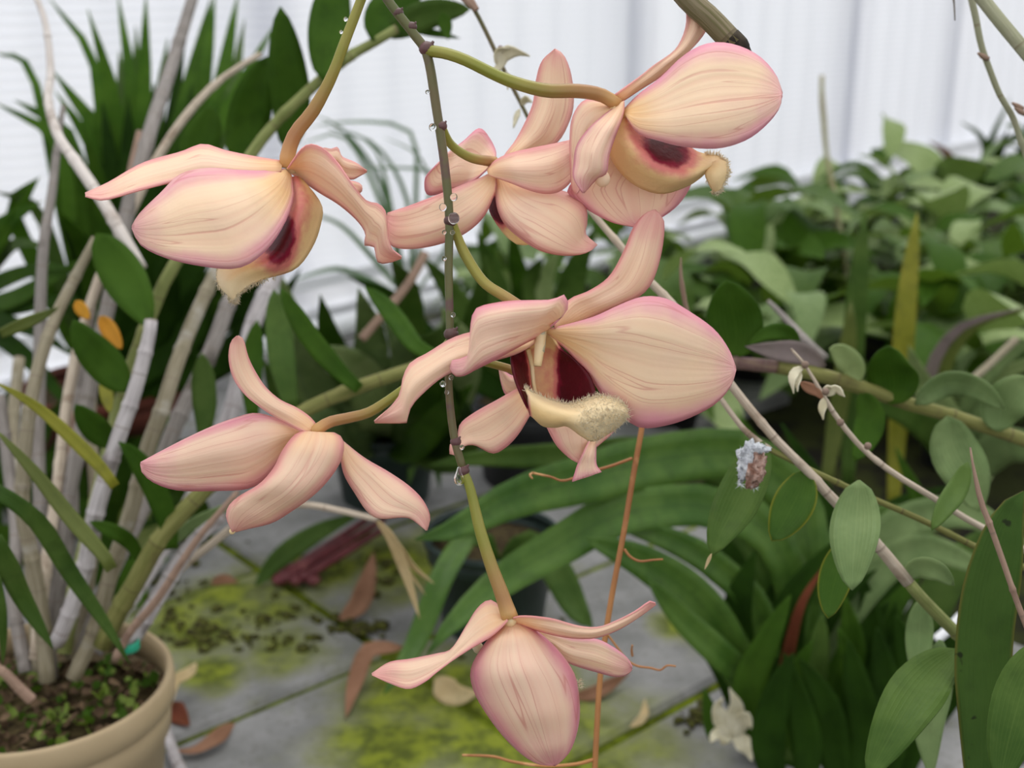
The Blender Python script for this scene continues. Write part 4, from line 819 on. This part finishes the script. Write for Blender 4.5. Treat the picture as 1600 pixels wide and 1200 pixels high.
# ------------------------------------------------------------------ big strap-leaved plant at lower right
sr = root('strap_leaf_plant', 'large strap-leaved plant with long glossy arching leaves at lower right', 'plant', P(1215, 1160, .88))
for pix, d, wd, mat, roll in (
    ([(1200, 1150), (1260, 960), (1250, 800), (1162, 712), (1012, 722), (919, 748), (810, 776), (712, 826), (649, 843)], (.95, .95, .88, .82), 74, 'strap', 0),
    ([(1190, 1150), (1240, 950), (1200, 830), (1106, 792), (1050, 790), (956, 806), (881, 849), (787, 905), (712, 969), (667, 1023)], (.95, .93, .88, .82), 62, 'strap', 0),
    ([(1200, 1150), (1230, 940), (1150, 760), (1060, 712), (975, 706), (900, 712), (750, 716), (671, 727)], (.97, 1.0, .98, .95), 44, 'mid', 0),
    ([(1195, 1160), (1181, 1100), (1106, 957), (1012, 882), (915, 842)], (.95, .9, .86), 58, 'strap', 0),
    ([(1200, 1160), (1190, 970), (1125, 890), (1050, 845), (950, 815)], (.95, .92, .9), 42, 'strap', 0),
    ([(1195, 1160), (1181, 1081), (1144, 1040), (1069, 969), (1012, 905)], (.95, .9, .87), 40, 'strap', 10),
    ([(1200, 1160), (1230, 1000), (1180, 850), (1090, 790), (1000, 770)], (.97, .95, .95), 44, 'strap', 0),
    ([(1190, 1160), (1160, 1060), (1150, 960), (1180, 860)], (.95, .92), 60, 'deep', 0),
    ([(1200, 1160), (1220, 1040), (1240, 940), (1310, 840)], (.95, .92), 60, 'deep', 0),
    ([(1210, 1160), (1250, 1030), (1300, 940), (1390, 860)], (.96, .95), 56, 'deep', 10),
    ([(1230, 1180), (1280, 1060), (1330, 960), (1420, 900)], (.97, .96), 54, 'deep', 0),
    ([(1195, 1170), (1225, 1050), (1250, 950), (1290, 880)], (.92, .88), 20, 'rust', 0),
    ([(1240, 1190), (1290, 1100), (1330, 1020), (1320, 930)], (.95, .92), 56, 'dark', 0),
    ([(1260, 1190), (1330, 1100), (1360, 1000), (1350, 900)], (.97, .95), 60, 'deep', 0),
    ([(1270, 1200), (1330, 1130), (1380, 1040), (1400, 940)], (.97, .95), 56, 'deep', 0),
    ([(1235, 1190), (1265, 1100), (1280, 1010), (1285, 960)], (.9, .88), 34, 'mid', 0),
    ([(1290, 1200), (1320, 1120), (1325, 1040), (1310, 980)], (.9, .87), 44, 'dark', 0),
    ([(1200, 1160), (1260, 960), (1330, 830), (1430, 790)], (.97, 1.0), 46, 'strap', 0),
    ([(1200, 1160), (1280, 980), (1380, 840), (1500, 800), (1620, 860)], (1.0, .95, .9), 54, 'blue', 0),
    ([(1210, 1160), (1290, 1000), (1420, 860), (1560, 900)], (1.0, .95, .9), 50, 'blue', 0),
    ([(1200, 1160), (1150, 900), (1120, 800), (1100, 700)], (1.02, 1.05), 44, 'deep', 0),
    ([(1210, 1160), (1230, 900), (1200, 740), (1150, 640)], (1.02, 1.05), 46, 'dark', 0),
    ([(1230, 1160), (1300, 900), (1290, 780), (1220, 660)], (1.04, 1.08), 44, 'deep', 0),
    ([(1240, 1160), (1380, 960), (1440, 820), (1400, 700)], (1.04, 1.06), 50, 'dark', 0),
    ([(1250, 1160), (1420, 1000), (1500, 880), (1620, 800)], (1.04, 1.04), 54, 'mid', 0),
    ([(1300, 1200), (1420, 1080), (1500, 980), (1600, 950)], (1.0, .98), 60, 'deep', 0),
    ([(1320, 1210), (1440, 1120), (1520, 1040), (1620, 1040)], (1.0, .96), 60, 'deep', 0),
    ([(1230, 1180), (1220, 1120), (1240, 1060), (1270, 1000)], (.9, .87), 40, 'dark', 0),
    ([(1220, 1180), (1300, 1040), (1340, 920), (1310, 800)], (1.0, 1.0), 56, 'dark', 0),
    ([(1195, 1170), (1170, 1080), (1200, 1000), (1235, 930)], (.9, .88), 50, 'dark', 0),
    ([(1250, 1190), (1300, 1110), (1370, 1060), (1430, 980)], (.96, .93), 50, 'deep', 0),
    ([(1215, 1215), (1170, 1130), (1130, 1050), (1080, 990)], (.93, .93), 40, 'deep', 0),
    ([(1225, 1215), (1195, 1100), (1190, 1000), (1215, 900)], (.93, .95), 62, 'deep', 0),
    ([(1250, 1215), (1255, 1120), (1260, 1040), (1290, 960)], (.97, .97), 66, 'deep', 0),
    ([(1290, 1215), (1300, 1120), (1330, 1020), (1390, 940)], (1.0, 1.0), 70, 'deep', 0),
    ([(1320, 1215), (1360, 1120), (1400, 1040), (1460, 960)], (1.0, 1.0), 70, 'deep', 0),
    ([(1360, 1215), (1400, 1150), (1440, 1080), (1500, 1020)], (1.0, 1.0), 66, 'deep', 0),
    ([(1210, 1215), (1200, 1160), (1215, 1080), (1240, 1020)], (.87, .85), 50, 'deep', 0),
    ([(1260, 1215), (1260, 1160), (1245, 1090), (1225, 1020)], (.87, .86), 46, 'deep', 0),
    ([(1310, 1215), (1300, 1160), (1290, 1100), (1250, 1030)], (.88, .86), 50, 'deep', 0),
    ([(1340, 1215), (1350, 1150), (1340, 1080), (1325, 1000)], (.88, .86), 54, 'deep', 0),
    ([(1375, 1215), (1390, 1150), (1385, 1080), (1370, 980)], (.9, .88), 56, 'deep', 0),
    ([(1400, 1215), (1420, 1150), (1425, 1060), (1400, 960)], (.92, .9), 56, 'deep', 0),
    ([(1200, 1160), (1250, 1000), (1300, 900), (1390, 800), (1480, 760)], (1.05, 1.1), 56, 'deep', 0),
    ([(1190, 1160), (1200, 960), (1170, 840), (1090, 760)], (1.05, 1.1), 60, 'deep', 0),
    ([(1190, 1160), (1240, 960), (1240, 840), (1220, 760)], (1.06, 1.1), 66, 'deep', 0),
): leaf('leaf', pix, [q * .93 for q in d], wd * 1.1, mat, sr, 'blade' if mat in ('deep', 'dark', 'rust') else 'strap', roll + random.uniform(-8, 8), n=22, fold=.30)

# ------------------------------------------------------------------ trailing canes and leaves at right, nearer the camera
ra = root('trailing_cane_orchid', 'trailing orchid canes, cream to green, slanting down behind the central flower at right', 'orchid plant', P(1577, 1076, .55))
cane([(915, 320), (940, 350), (970, 385), (1015, 440), (1048, 472), (1095, 535), (1142, 601), (1210, 684), (1262, 736), (1296, 774), (1367, 847), (1420, 911)], (.52, .5, .5), (10, 13, 14, 14, 17, 20), CANE_C, ra, 6)
cane([(1418, 908), (1440, 934), (1469, 964), (1499, 994), (1577, 1076), (1640, 1140), (1760, 1270), (1840, 1400)], (.5, .52), (19, 21, 22), CANE_O, ra, 3)
cane([(1110, 600), (1127, 624), (1161, 669), (1191, 695), (1202, 702)], (.5, .5), (8, 9, 12), CANE_C, ra, 2)
cane([(1200, 701), (1262, 732), (1326, 762), (1375, 784), (1450, 817), (1540, 862), (1640, 905), (1800, 1000), (1900, 1130)], (.5, .52), (9, 10, 12, 14), CANE_V, ra, 4)
for pix, d, wd, mat, kind, roll in (
    ([(1193, 690), (1178, 725), (1150, 785), (1125, 835), (1112, 868)], (.49, .47), 70, 'mid', 'oval', 10),
    ([(1258, 735), (1248, 770), (1225, 815), (1206, 845)], (.5, .49), 64, 'edge', 'oval', 0),
    ([(1342, 750), (1338, 800), (1333, 860), (1331, 922)], (.48, .46), 76, 'blue', 'oval', 10),
    ([(1322, 845), (1312, 880), (1300, 925), (1294, 966)], (.5, .49), 52, 'edge', 'oval', 0),
    ([(1512, 722), (1498, 760), (1475, 795), (1456, 828)], (.5, .48), 34, 'mid', 'oval', 0),
    ([(1412, 905), (1435, 888), (1465, 893), (1491, 915)], (.5, .49), 34, 'blue', 'oval', 10),
    ([(1498, 1015), (1455, 1052), (1410, 1115), (1355, 1215)], (.48, .44), 84, 'mid', 'oval', 10),
    ([(1440, 935), (1437, 985), (1434, 1030), (1430, 1075)], (.55, .54), 42, 'blue', 'lance', 0),
    ([(1470, 1000), (1460, 1070), (1450, 1130), (1455, 1220)], (.55, .54), 56, 'blue', 'lance', 0),
    ([(1640, 1000), (1605, 1060), (1580, 1140), (1560, 1230)], (.42, .41), 80, 'mid', 'oval', 0),
    ([(1112, 865), (1106, 878), (1101, 890)], (.47, .47), 5, 'tan', 'lance', 0),
): leaf('leaf', pix, d, wd, mat, ra, kind, roll, fold=.2, nv=7, wave=.05)
leaf('leaf', [(1535, 1240), (1535, 1120), (1540, 980), (1562, 860), (1580, 800), (1600, 768)], (.46, .465, .47), 84, 'spot', ra, 'strap', 12, fold=.22, nv=7, n=18)
# cane with dried flowers
rb = root('dried_flower_cane', 'cream cane with shrivelled dried flowers at its tip, right of centre', 'orchid plant', P(1600, 859, .52))
cane([(1236, 545), (1246, 560), (1259, 571), (1285, 616), (1311, 657), (1349, 702), (1397, 740), (1457, 777), (1502, 806), (1544, 829), (1640, 880), (1800, 970), (1900, 1080)], (.5, .52), (4, 9, 10, 11, 13, 14), CANE_C, rb, 6)
def dried(x, y, d, pts, parent, wd=14):
    return leaf('dried_flower', [(x, y)] + pts, (d, d - .004), wd, PAPER, parent, 'lance', 30, twist=70, n=9, wave=.3)
dried(1256, 575, .498, [(1243, 580), (1238, 595), (1240, 615)], rb, 13); dried(1252, 582, .498, [(1246, 595), (1246, 612)], rb, 9); dried(1287, 622, .5, [(1285, 636), (1286, 656)], rb, 12)
dried(1290, 618, .5, [(1305, 608), (1320, 620)], rb, 14); dried(1288, 614, .5, [(1294, 606), (1300, 604)], rb, 10)
leaf('bract', [(1250, 597), (1262, 605), (1275, 612), (1288, 626)], (.51, .5), 17, 'brown', rb, 'lance', 10)
for x, y in ((1258, 570), (1290, 612), (1313, 660), (1356, 697)): V, Fc, uv = ball(P(x, y, .497), 6 / FPX * .5); obj('bud_scar', V, Fc, CANE_B, rb, uv)
# thick horizontal cane with broad leaves
rc = root('thick_cane_orchid', 'thick cane, purplish to olive, with broad leaves, crossing behind the central flower', 'orchid plant', P(1620, 700, .62))
cane([(1000, 552), (1080, 558), (1150, 567), (1215, 573)], (.62, .62), (18, 20, 22), CANE_P, rc, 2)
cane([(1213, 572), (1281, 586), (1356, 609), (1420, 631), (1487, 650), (1640, 703), (1800, 780), (1900, 880)], (.62, .63), (24, 22, 22, 22), CANE_V, rc, 4)
for pix, wd, mat, kind, roll in (([(1146, 560), (1150, 520), (1143, 480), (1134, 438)], 88, 'dark', 'oval', 0), ([(1290, 572), (1250, 552), (1210, 548), (1164, 541)], 36, 'purple', 'lance', 0), ([(1250, 540), (1230, 520), (1200, 520), (1166, 540)], 26, 'dark', 'lance', 0),
    ([(1392, 632), (1395, 600), (1390, 570), (1388, 540)], 76, 'dark', 'oval', -20), ([(1340, 600), (1330, 570), (1310, 550), (1296, 545)], 40, 'pale', 'oval', 0), ([(1480, 650), (1490, 700), (1510, 740), (1530, 800)], 76, 'blue', 'oval', 0), ([(1560, 675), (1565, 640), (1590, 610), (1620, 600)], 66, 'blue', 'oval', 0), ([(1430, 632), (1480, 600), (1530, 610), (1570, 640)], 40, 'blue', 'oval', 20), ([(1345, 612), (1360, 650), (1350, 690), (1335, 720)], 46, 'dark', 'oval', 0)):
    leaf('leaf', pix, (.62, .61), wd, mat, rc, kind, roll, nv=7, wave=.12)
# small bare twigs
tg = ptube('bare_twig', [(1516, 699), (1520, 725), (1532, 781), (1545, 815), (1566, 874), (1598, 964), (1640, 1060), (1700, 1220)], [.44, .44], [3, 10, 9, 10, 12, 12], CANE_B, sides=8, nodes=(.22, .42, .62), n=24); tag(tg, 'grey-brown bare twig with a pointed tip at the right edge', 'twig')
tg = ptube('bare_twig', [(1064, 402), (1064, 430), (1068, 460), (1075, 490), (1095, 540)], [.56, .57], [2, 8, 7, 8], CANE_B, sides=8); tag(tg, 'thin pale upright twig with a pointed tip above the central petal', 'twig')
tg = ptube('grey_twig', [(1200, 470), (1225, 495), (1262, 535), (1290, 560)], [.75, .72], [6, 10, 14, 12], CANE_G, sides=8); tag(tg, 'blurred grey stub behind the purplish leaf at right', 'twig')
# cottony cocoon on the hanging leaf
ck = root('cocoon', 'white cottony cocoon stuck on a hanging leaf at right', 'cocoon', P(1175, 725, .472))
from mathutils import noise as mn
def lump(cx, cy, d, rx, ry, mat, name, amp, seed, ang=0):
    V, Fc, uv = ball(Vector((0, 0, 0)), 1, (1, 1, 1), 40, 28); out = []
    for v in V:
        r = 1 + amp * mn.fractal(v * 1.6 + Vector((seed, 0, 0)), 1, 2, 4) + amp * .4 * mn.noise(v * 9 + Vector((0, seed, 0)))
        a = math.cos(R(ang)) * v.x * rx - math.sin(R(ang)) * v.z * ry; b = math.sin(R(ang)) * v.x * rx + math.cos(R(ang)) * v.z * ry
        out.append(P(cx, cy, d) + RT * (a * r / FPX * d) + UP * (b * r / FPX * d) + FW * (v.y * min(rx, ry) * .7 * r / FPX * d))
    return obj(name, out, Fc, mat, ck, uv)
lump(1166, 722, .471, 15, 30, COTTON, 'cotton', .55, 3, -8); lump(1180, 702, .471, 20, 8, COTTON, 'cotton', .6, 8, 0)
lump(1181, 734, .4695, 14, 27, COCOON, 'case', .45, 5, -15)
V = []; Fc = []
for _ in range(260):
    p = P(*random.choice([(1158, 705), (1170, 700), (1184, 698), (1158, 716), (1158, 730), (1160, 742), (1158, 757), (1192, 700), (1178, 760)]), .469); D = Vector((random.gauss(0, 1), random.gauss(0, .6) - .4, random.gauss(0, 1))).normalized(); k = len(V); s_ = D.orthogonal() * .00012
    V += [p - s_, p + s_, p + D * .0028 * random.uniform(.4, 1.1)]; Fc.append((k, k + 1, k + 2))
obj('cotton_threads', V, Fc, COTTON, ck)
random.seed(99)
# dark cut cane at the top, stem and twig at top right, twig with dried flowers at top centre
cu = root('cut_cane', 'thick ribbed dead cane ending in a blackened cut above the top right flower', 'cane', P(1060, -60, .415))
ptube('cane', [(800, -420), (900, -250), (1000, -98), (1070, -8), (1110, 30), (1148, 70)], [.412, .411], [32, 34, 36, 37], CANE_D, cu, sides=12)
ptube('charred_end', [(1140, 61), (1152, 72), (1165, 88)], [.411, .411], [38, 36, 24], m_simple('charred', c(38, 34, 30), .8, .2, 0, 200, c(70, 62, 50), .6, .002), cu, sides=12)
gs = ptube('green_cane', [(1250, -420), (1360, -240), (1460, -95), (1530, -8), (1560, 30), (1600, 78), (1660, 150), (1780, 290), (1900, 440)], [.5, .48], [18, 20, 22, 22], CANE_S, sides=12); tag(gs, 'smooth pale green cane cutting across the top right corner', 'cane')
tr_ = root('budding_twig', 'pale twig with buds hanging down at the top right', 'twig', P(1520, -10, .52))
ptube('stem', [(1440, -300), (1490, -140), (1515, -15), (1524, 25), (1533, 70), (1545, 105), (1562, 148), (1582, 182), (1597, 225), (1625, 300), (1680, 420), (1760, 540)], [.52, .53], [10, 10, 12, 9, 11, 9, 10, 10], CANE_S, tr_, sides=8, nodes=(.13, .28, .6))
for x, y in ((1534, 86), (1592, 172), (1588, 164)): ptube('bud', [(x + 10, y + 6), (x + 2, y + 2), (x - 6, y - 3)], [.522, .52], [8, 9, 4], CANE_B, tr_, sides=7)
tg = ptube('leaf_tip', [(1480, -90), (1488, -20), (1491, 10), (1492, 32)], [.5, .5], [8, 5, 2], CANE_G, sides=7); tag(tg, 'tiny grey pointed tip hanging from the top edge at right', 'twig')
tm = root('withered_twig', 'thin twig with withered white blossoms at the top centre', 'twig', P(730, -20, .55))
ptube('stem', [(600, -330), (660, -180), (715, -25), (738, 10), (752, 35), (770, 72), (790, 115), (808, 150), (828, 190)], [.55, .56], [10, 10, 11, 8, 7, 7, 7, 6], STEM, tm, sides=8, nodes=(.6,))
ptube('bract', [(722, -8), (735, 4), (745, 16)], [.549, .549], [14, 16, 10], CANE_B, tm, sides=8)
for b, ps, wd in (((783, 108), [(785, 90), (800, 80), (828, 88)], 20), ((780, 105), [(778, 90), (782, 78), (798, 76)], 12), ((790, 112), [(795, 125), (793, 140)], 8), ((815, 165), [(822, 155), (832, 160)], 10), ((812, 170), [(806, 185), (802, 200)], 8), ((786, 100), [(776, 108), (774, 118)], 10)):
    dried(b[0], b[1], .548, ps, tm, wd)
V, Fc, uv = ball(P(782, 76, .547), 5 / FPX * .55); obj('bud', V, Fc, NODE, tm, uv)

# ------------------------------------------------------------------ orange dry stalk hanging behind the lower flowers
dk = root('dry_flower_stalk', 'thin orange-brown dry flower stalk with bare side twigs', 'dry stalk', P(930, 1220, .5))
ptube('stalk', [(1012, 600), (1003, 668), (990, 740), (975, 830), (958, 920), (945, 1000), (936, 1080), (928, 1230)], [.5, .5], [8, 9, 9, 9, 9, 9, 9], ORANGE, dk, sides=8, n=30)
for pix, wd in (([(988, 716), (955, 728), (920, 738), (882, 751), (860, 745), (832, 739)], (5, 5, 4, 4)), ([(975, 858), (985, 870), (1000, 877), (1020, 875), (1036, 874)], (5, 4, 3)), ([(948, 990), (985, 1035), (1018, 1044), (1032, 1047), (1042, 1040), (1056, 1041)], (4, 4, 3)), ([(930, 1186), (900, 1194), (850, 1197), (800, 1190), (770, 1182), (722, 1180)], (6, 5, 4)), ([(832, 739), (828, 742), (832, 748)], (4, 3)), ([(988, 1025), (987, 1015), (988, 1008)], (4, 3))):
    ptube('side_twig', pix, [.5, .497], list(wd), ORANGE, dk, sides=6)

# ------------------------------------------------------------------ dark green pots and things lying on the slabs
g = G(770, 985); pot((g.x, g.y, .008), .058, .085, DPOT, 'dark green pot behind the lowest flower', .85, .014)
b = P(600, 690, 1.3); pot((b.x, b.y, 0), .06, b.z + .02, DPOT, 'dark green pot further back, holding the bluish-leaved plant', .85, .014)
b = P(830, 640, 1.35); pot((b.x, b.y, 0), .07, b.z + .02, BPOT, 'black pot in the shade holding the upright-leaved plant', .85, .014)
g = G(770, 985, .075); ss_ = root('small_strap_plant', 'small plant with two strap leaves in the dark green pot behind the lowest flower', 'plant', g)
leaf('leaf', [(775, 900), (764, 850), (735, 838), (694, 894), (649, 1006), (600, 1085)], (1.0, .98, .92, .86), 36, 'strap', ss_, 'strap', 10, fold=.3)
leaf('leaf', [(780, 900), (820, 850), (862, 880), (900, 950), (926, 980)], (1.0, .97, .93), 48, 'mid', ss_, 'strap', 0, fold=.3)
fr = root('ferny_plant', 'small dark leafy plant low behind the water drop on the stem', 'plant', P(660, 735, 1.3))
for k in range(12):
    a = k * 2.4; l = random.uniform(60, 120); leaf('leaf', [(660, 720), (660 + l * .5 * math.cos(a), 700 - 20 * random.random()), (660 + l * math.cos(a), 720 + l * .5 * math.sin(a))], (1.32, 1.25), 22, random.choice(('deep', 'dark', 'mid')), fr, 'lance', random.uniform(-20, 20))
def gleaf(name, pts, wpx, mat, label, cat='fallen leaf', roll=0, kind='lance', twist=0):
    """leaf lying on the slabs; pts (x, y, height)"""
    w3 = [G(x, y, z) for x, y, z in pts]; d = (w3[0] - C0).dot(FW)
    V, Fc, uv = leafgeo(w3, wpx / FPX * d, kind, roll, twist, .25, 14, .15, None, 5)
    o = obj(name, V, Fc, LF[mat], None, uv, solid=.0006); return tag(o, label, cat)
gleaf('fallen_leaf', [(530, 968, .012), (560, 945, .02), (575, 905, .03), (584, 862, .045)], 34, 'brown', 'pale brown fallen leaf propped up on the mossy slabs')
gleaf('fallen_leaf', [(630, 1012, .03), (600, 1012, .035), (573, 1018, .035), (556, 1062, .02), (540, 1122, .012)], 28, 'brown', 'folded brown dead leaf bent over on the slab left of the lowest flower', roll=20)
gleaf('fallen_leaf', [(306, 1036, .03), (294, 1052, .03), (272, 1066, .025), (262, 1115, .014)], 20, 'tan', 'curled tan dead leaf standing right of the beige pot', roll=30)
gleaf('fallen_leaf', [(262, 1100, .012), (280, 1118, .014), (296, 1134, .012)], 34, 'rust', 'rusty red scrap of leaf on the ground right of the beige pot')
gleaf('fallen_leaf', [(366, 1130, .014), (330, 1158, .016), (300, 1172, .014), (270, 1172, .012)], 24, 'brown', 'long curled brown leaf on the slab right of the beige pot', roll=30, twist=90)
gleaf('fallen_leaf', [(680, 1060, .014), (710, 1085, .016), (750, 1082, .014)], 40, 'tan', 'pale pinkish leaf lying behind the lowest flower')
gleaf('fallen_leaf', [(890, 1088, .014), (930, 1082, .016), (985, 1050, .02)], 22, 'brown', 'narrow brown leaf on the slab behind the orange stalk')
gleaf('fallen_leaf', [(985, 1136, .012), (1005, 1120, .014), (1008, 1092, .014)], 14, 'tan', 'small tan curled scrap on the bare slab at centre right')
gleaf('fallen_leaf', [(330, 912, .012), (350, 905, .014), (372, 910, .012)], 16, 'brown', 'small brown scrap on the slab joint near the red stalks')
gleaf('green_leaf', [(400, 915, .014), (440, 870, .03), (500, 830, .05), (570, 800, .06)], 34, 'mid', 'fallen green leaf lying beside the red stalks')
rs = root('red_stalks', 'bundle of dark red leaf stalks lying on the slabs', 'stalks', G(430, 900))
for a, b in (((432, 905), (592, 800)), ((440, 908), (600, 812)), ((470, 905), (600, 826)), ((450, 900), (540, 838))): tube('stalk', [G(*a, .016), G((a[0] + b[0]) / 2, (a[1] + b[1]) / 2, .026), G(*b, .03)], [.0045, .004, .003], RED, rs, sides=7)
for k in range(7): V, Fc, uv = ball(G(436 + k * 9, 906 - (k % 3) * 9, .016), .007, (1, 1, .7), 8, 6); obj('knob', V, Fc, RED, rs, uv)
# crumbs, litter along the joints: uncountable
g_ = []
for cx, cy, sx, sy, n_ in ((320, 990, 30, 13, 80), (450, 965, 40, 14, 34), (420, 1000, 60, 7, 34), (560, 978, 30, 8, 50), (270, 930, 16, 30, 40), (600, 880, 40, 30, 20), (1090, 1120, 16, 10, 30), (300, 870, 30, 20, 30), (840, 1000, 60, 30, 20)):
    for _ in range(n_):
        p = G(random.gauss(cx, sx), random.gauss(cy, sy), .01); g_.append(ball(p, random.choice((.001, .0015, .002, .003, .005)) * random.uniform(.7, 1.3), (random.uniform(.7, 1.5), random.uniform(.7, 1.5), .6), 5, 3))
V, Fc, uv = join(*g_); o = obj('debris', V, Fc, ALGAE, None, uv); tag(o, 'dark crumbs of debris scattered over the mossy slabs', 'debris', kind='stuff')
# bits at lower right
wp = root('withered_bloom', 'withered whitish bloom lying at the foot of the strap plant', 'dead flower', G(1145, 1150, .02))
for a, b, m_ in (((1145, 1150), (1120, 1110), (1130, 1090)), ((1145, 1150), (1165, 1120), (1175, 1140)), ((1145, 1150), (1150, 1110), (1140, 1075)), ((1145, 1150), (1165, 1165), (1175, 1190)), ((1145, 1150), (1120, 1150), (1110, 1160))): leaf('petal', [a, b, m_], (.83, .82), 26, PAPER, wp, 'lance', 20, twist=60, wave=.3)
sg = root('green_shoot', 'small dark green pointed shoot by the withered bloom', 'shoot', G(1112, 1150, 0)); leaf('leaf', [(1112, 1160), (1110, 1120), (1100, 1074)], (.84, .84), 24, 'dark', sg, 'lance', 0)
ws = ptube('white_stick', [(1246, 1120), (1250, 1088), (1256, 1050)], [.84, .84], [14, 15, 14], WHITE, sides=8); tag(ws, 'short white plastic plant label stake among the strap leaf bases', 'stake')
ws = ptube('white_stick', [(1462, 1000), (1480, 985), (1502, 962)], [.8, .8], [14, 15, 14], WHITE, sides=8); tag(ws, 'white stick glimpsed behind the green cane at lower right', 'stake')
fc_ = tube('fallen_cane', [G(300, 1240, .012), G(272, 1180, .014), G(256, 1130, .02), G(246, 1085, .03)], [.0042, .004, .0036], CANE_W, sides=9, nodes=(.3, .7)); tag(fc_, 'pale bare cane lying on the ground right of the beige pot', 'cane')
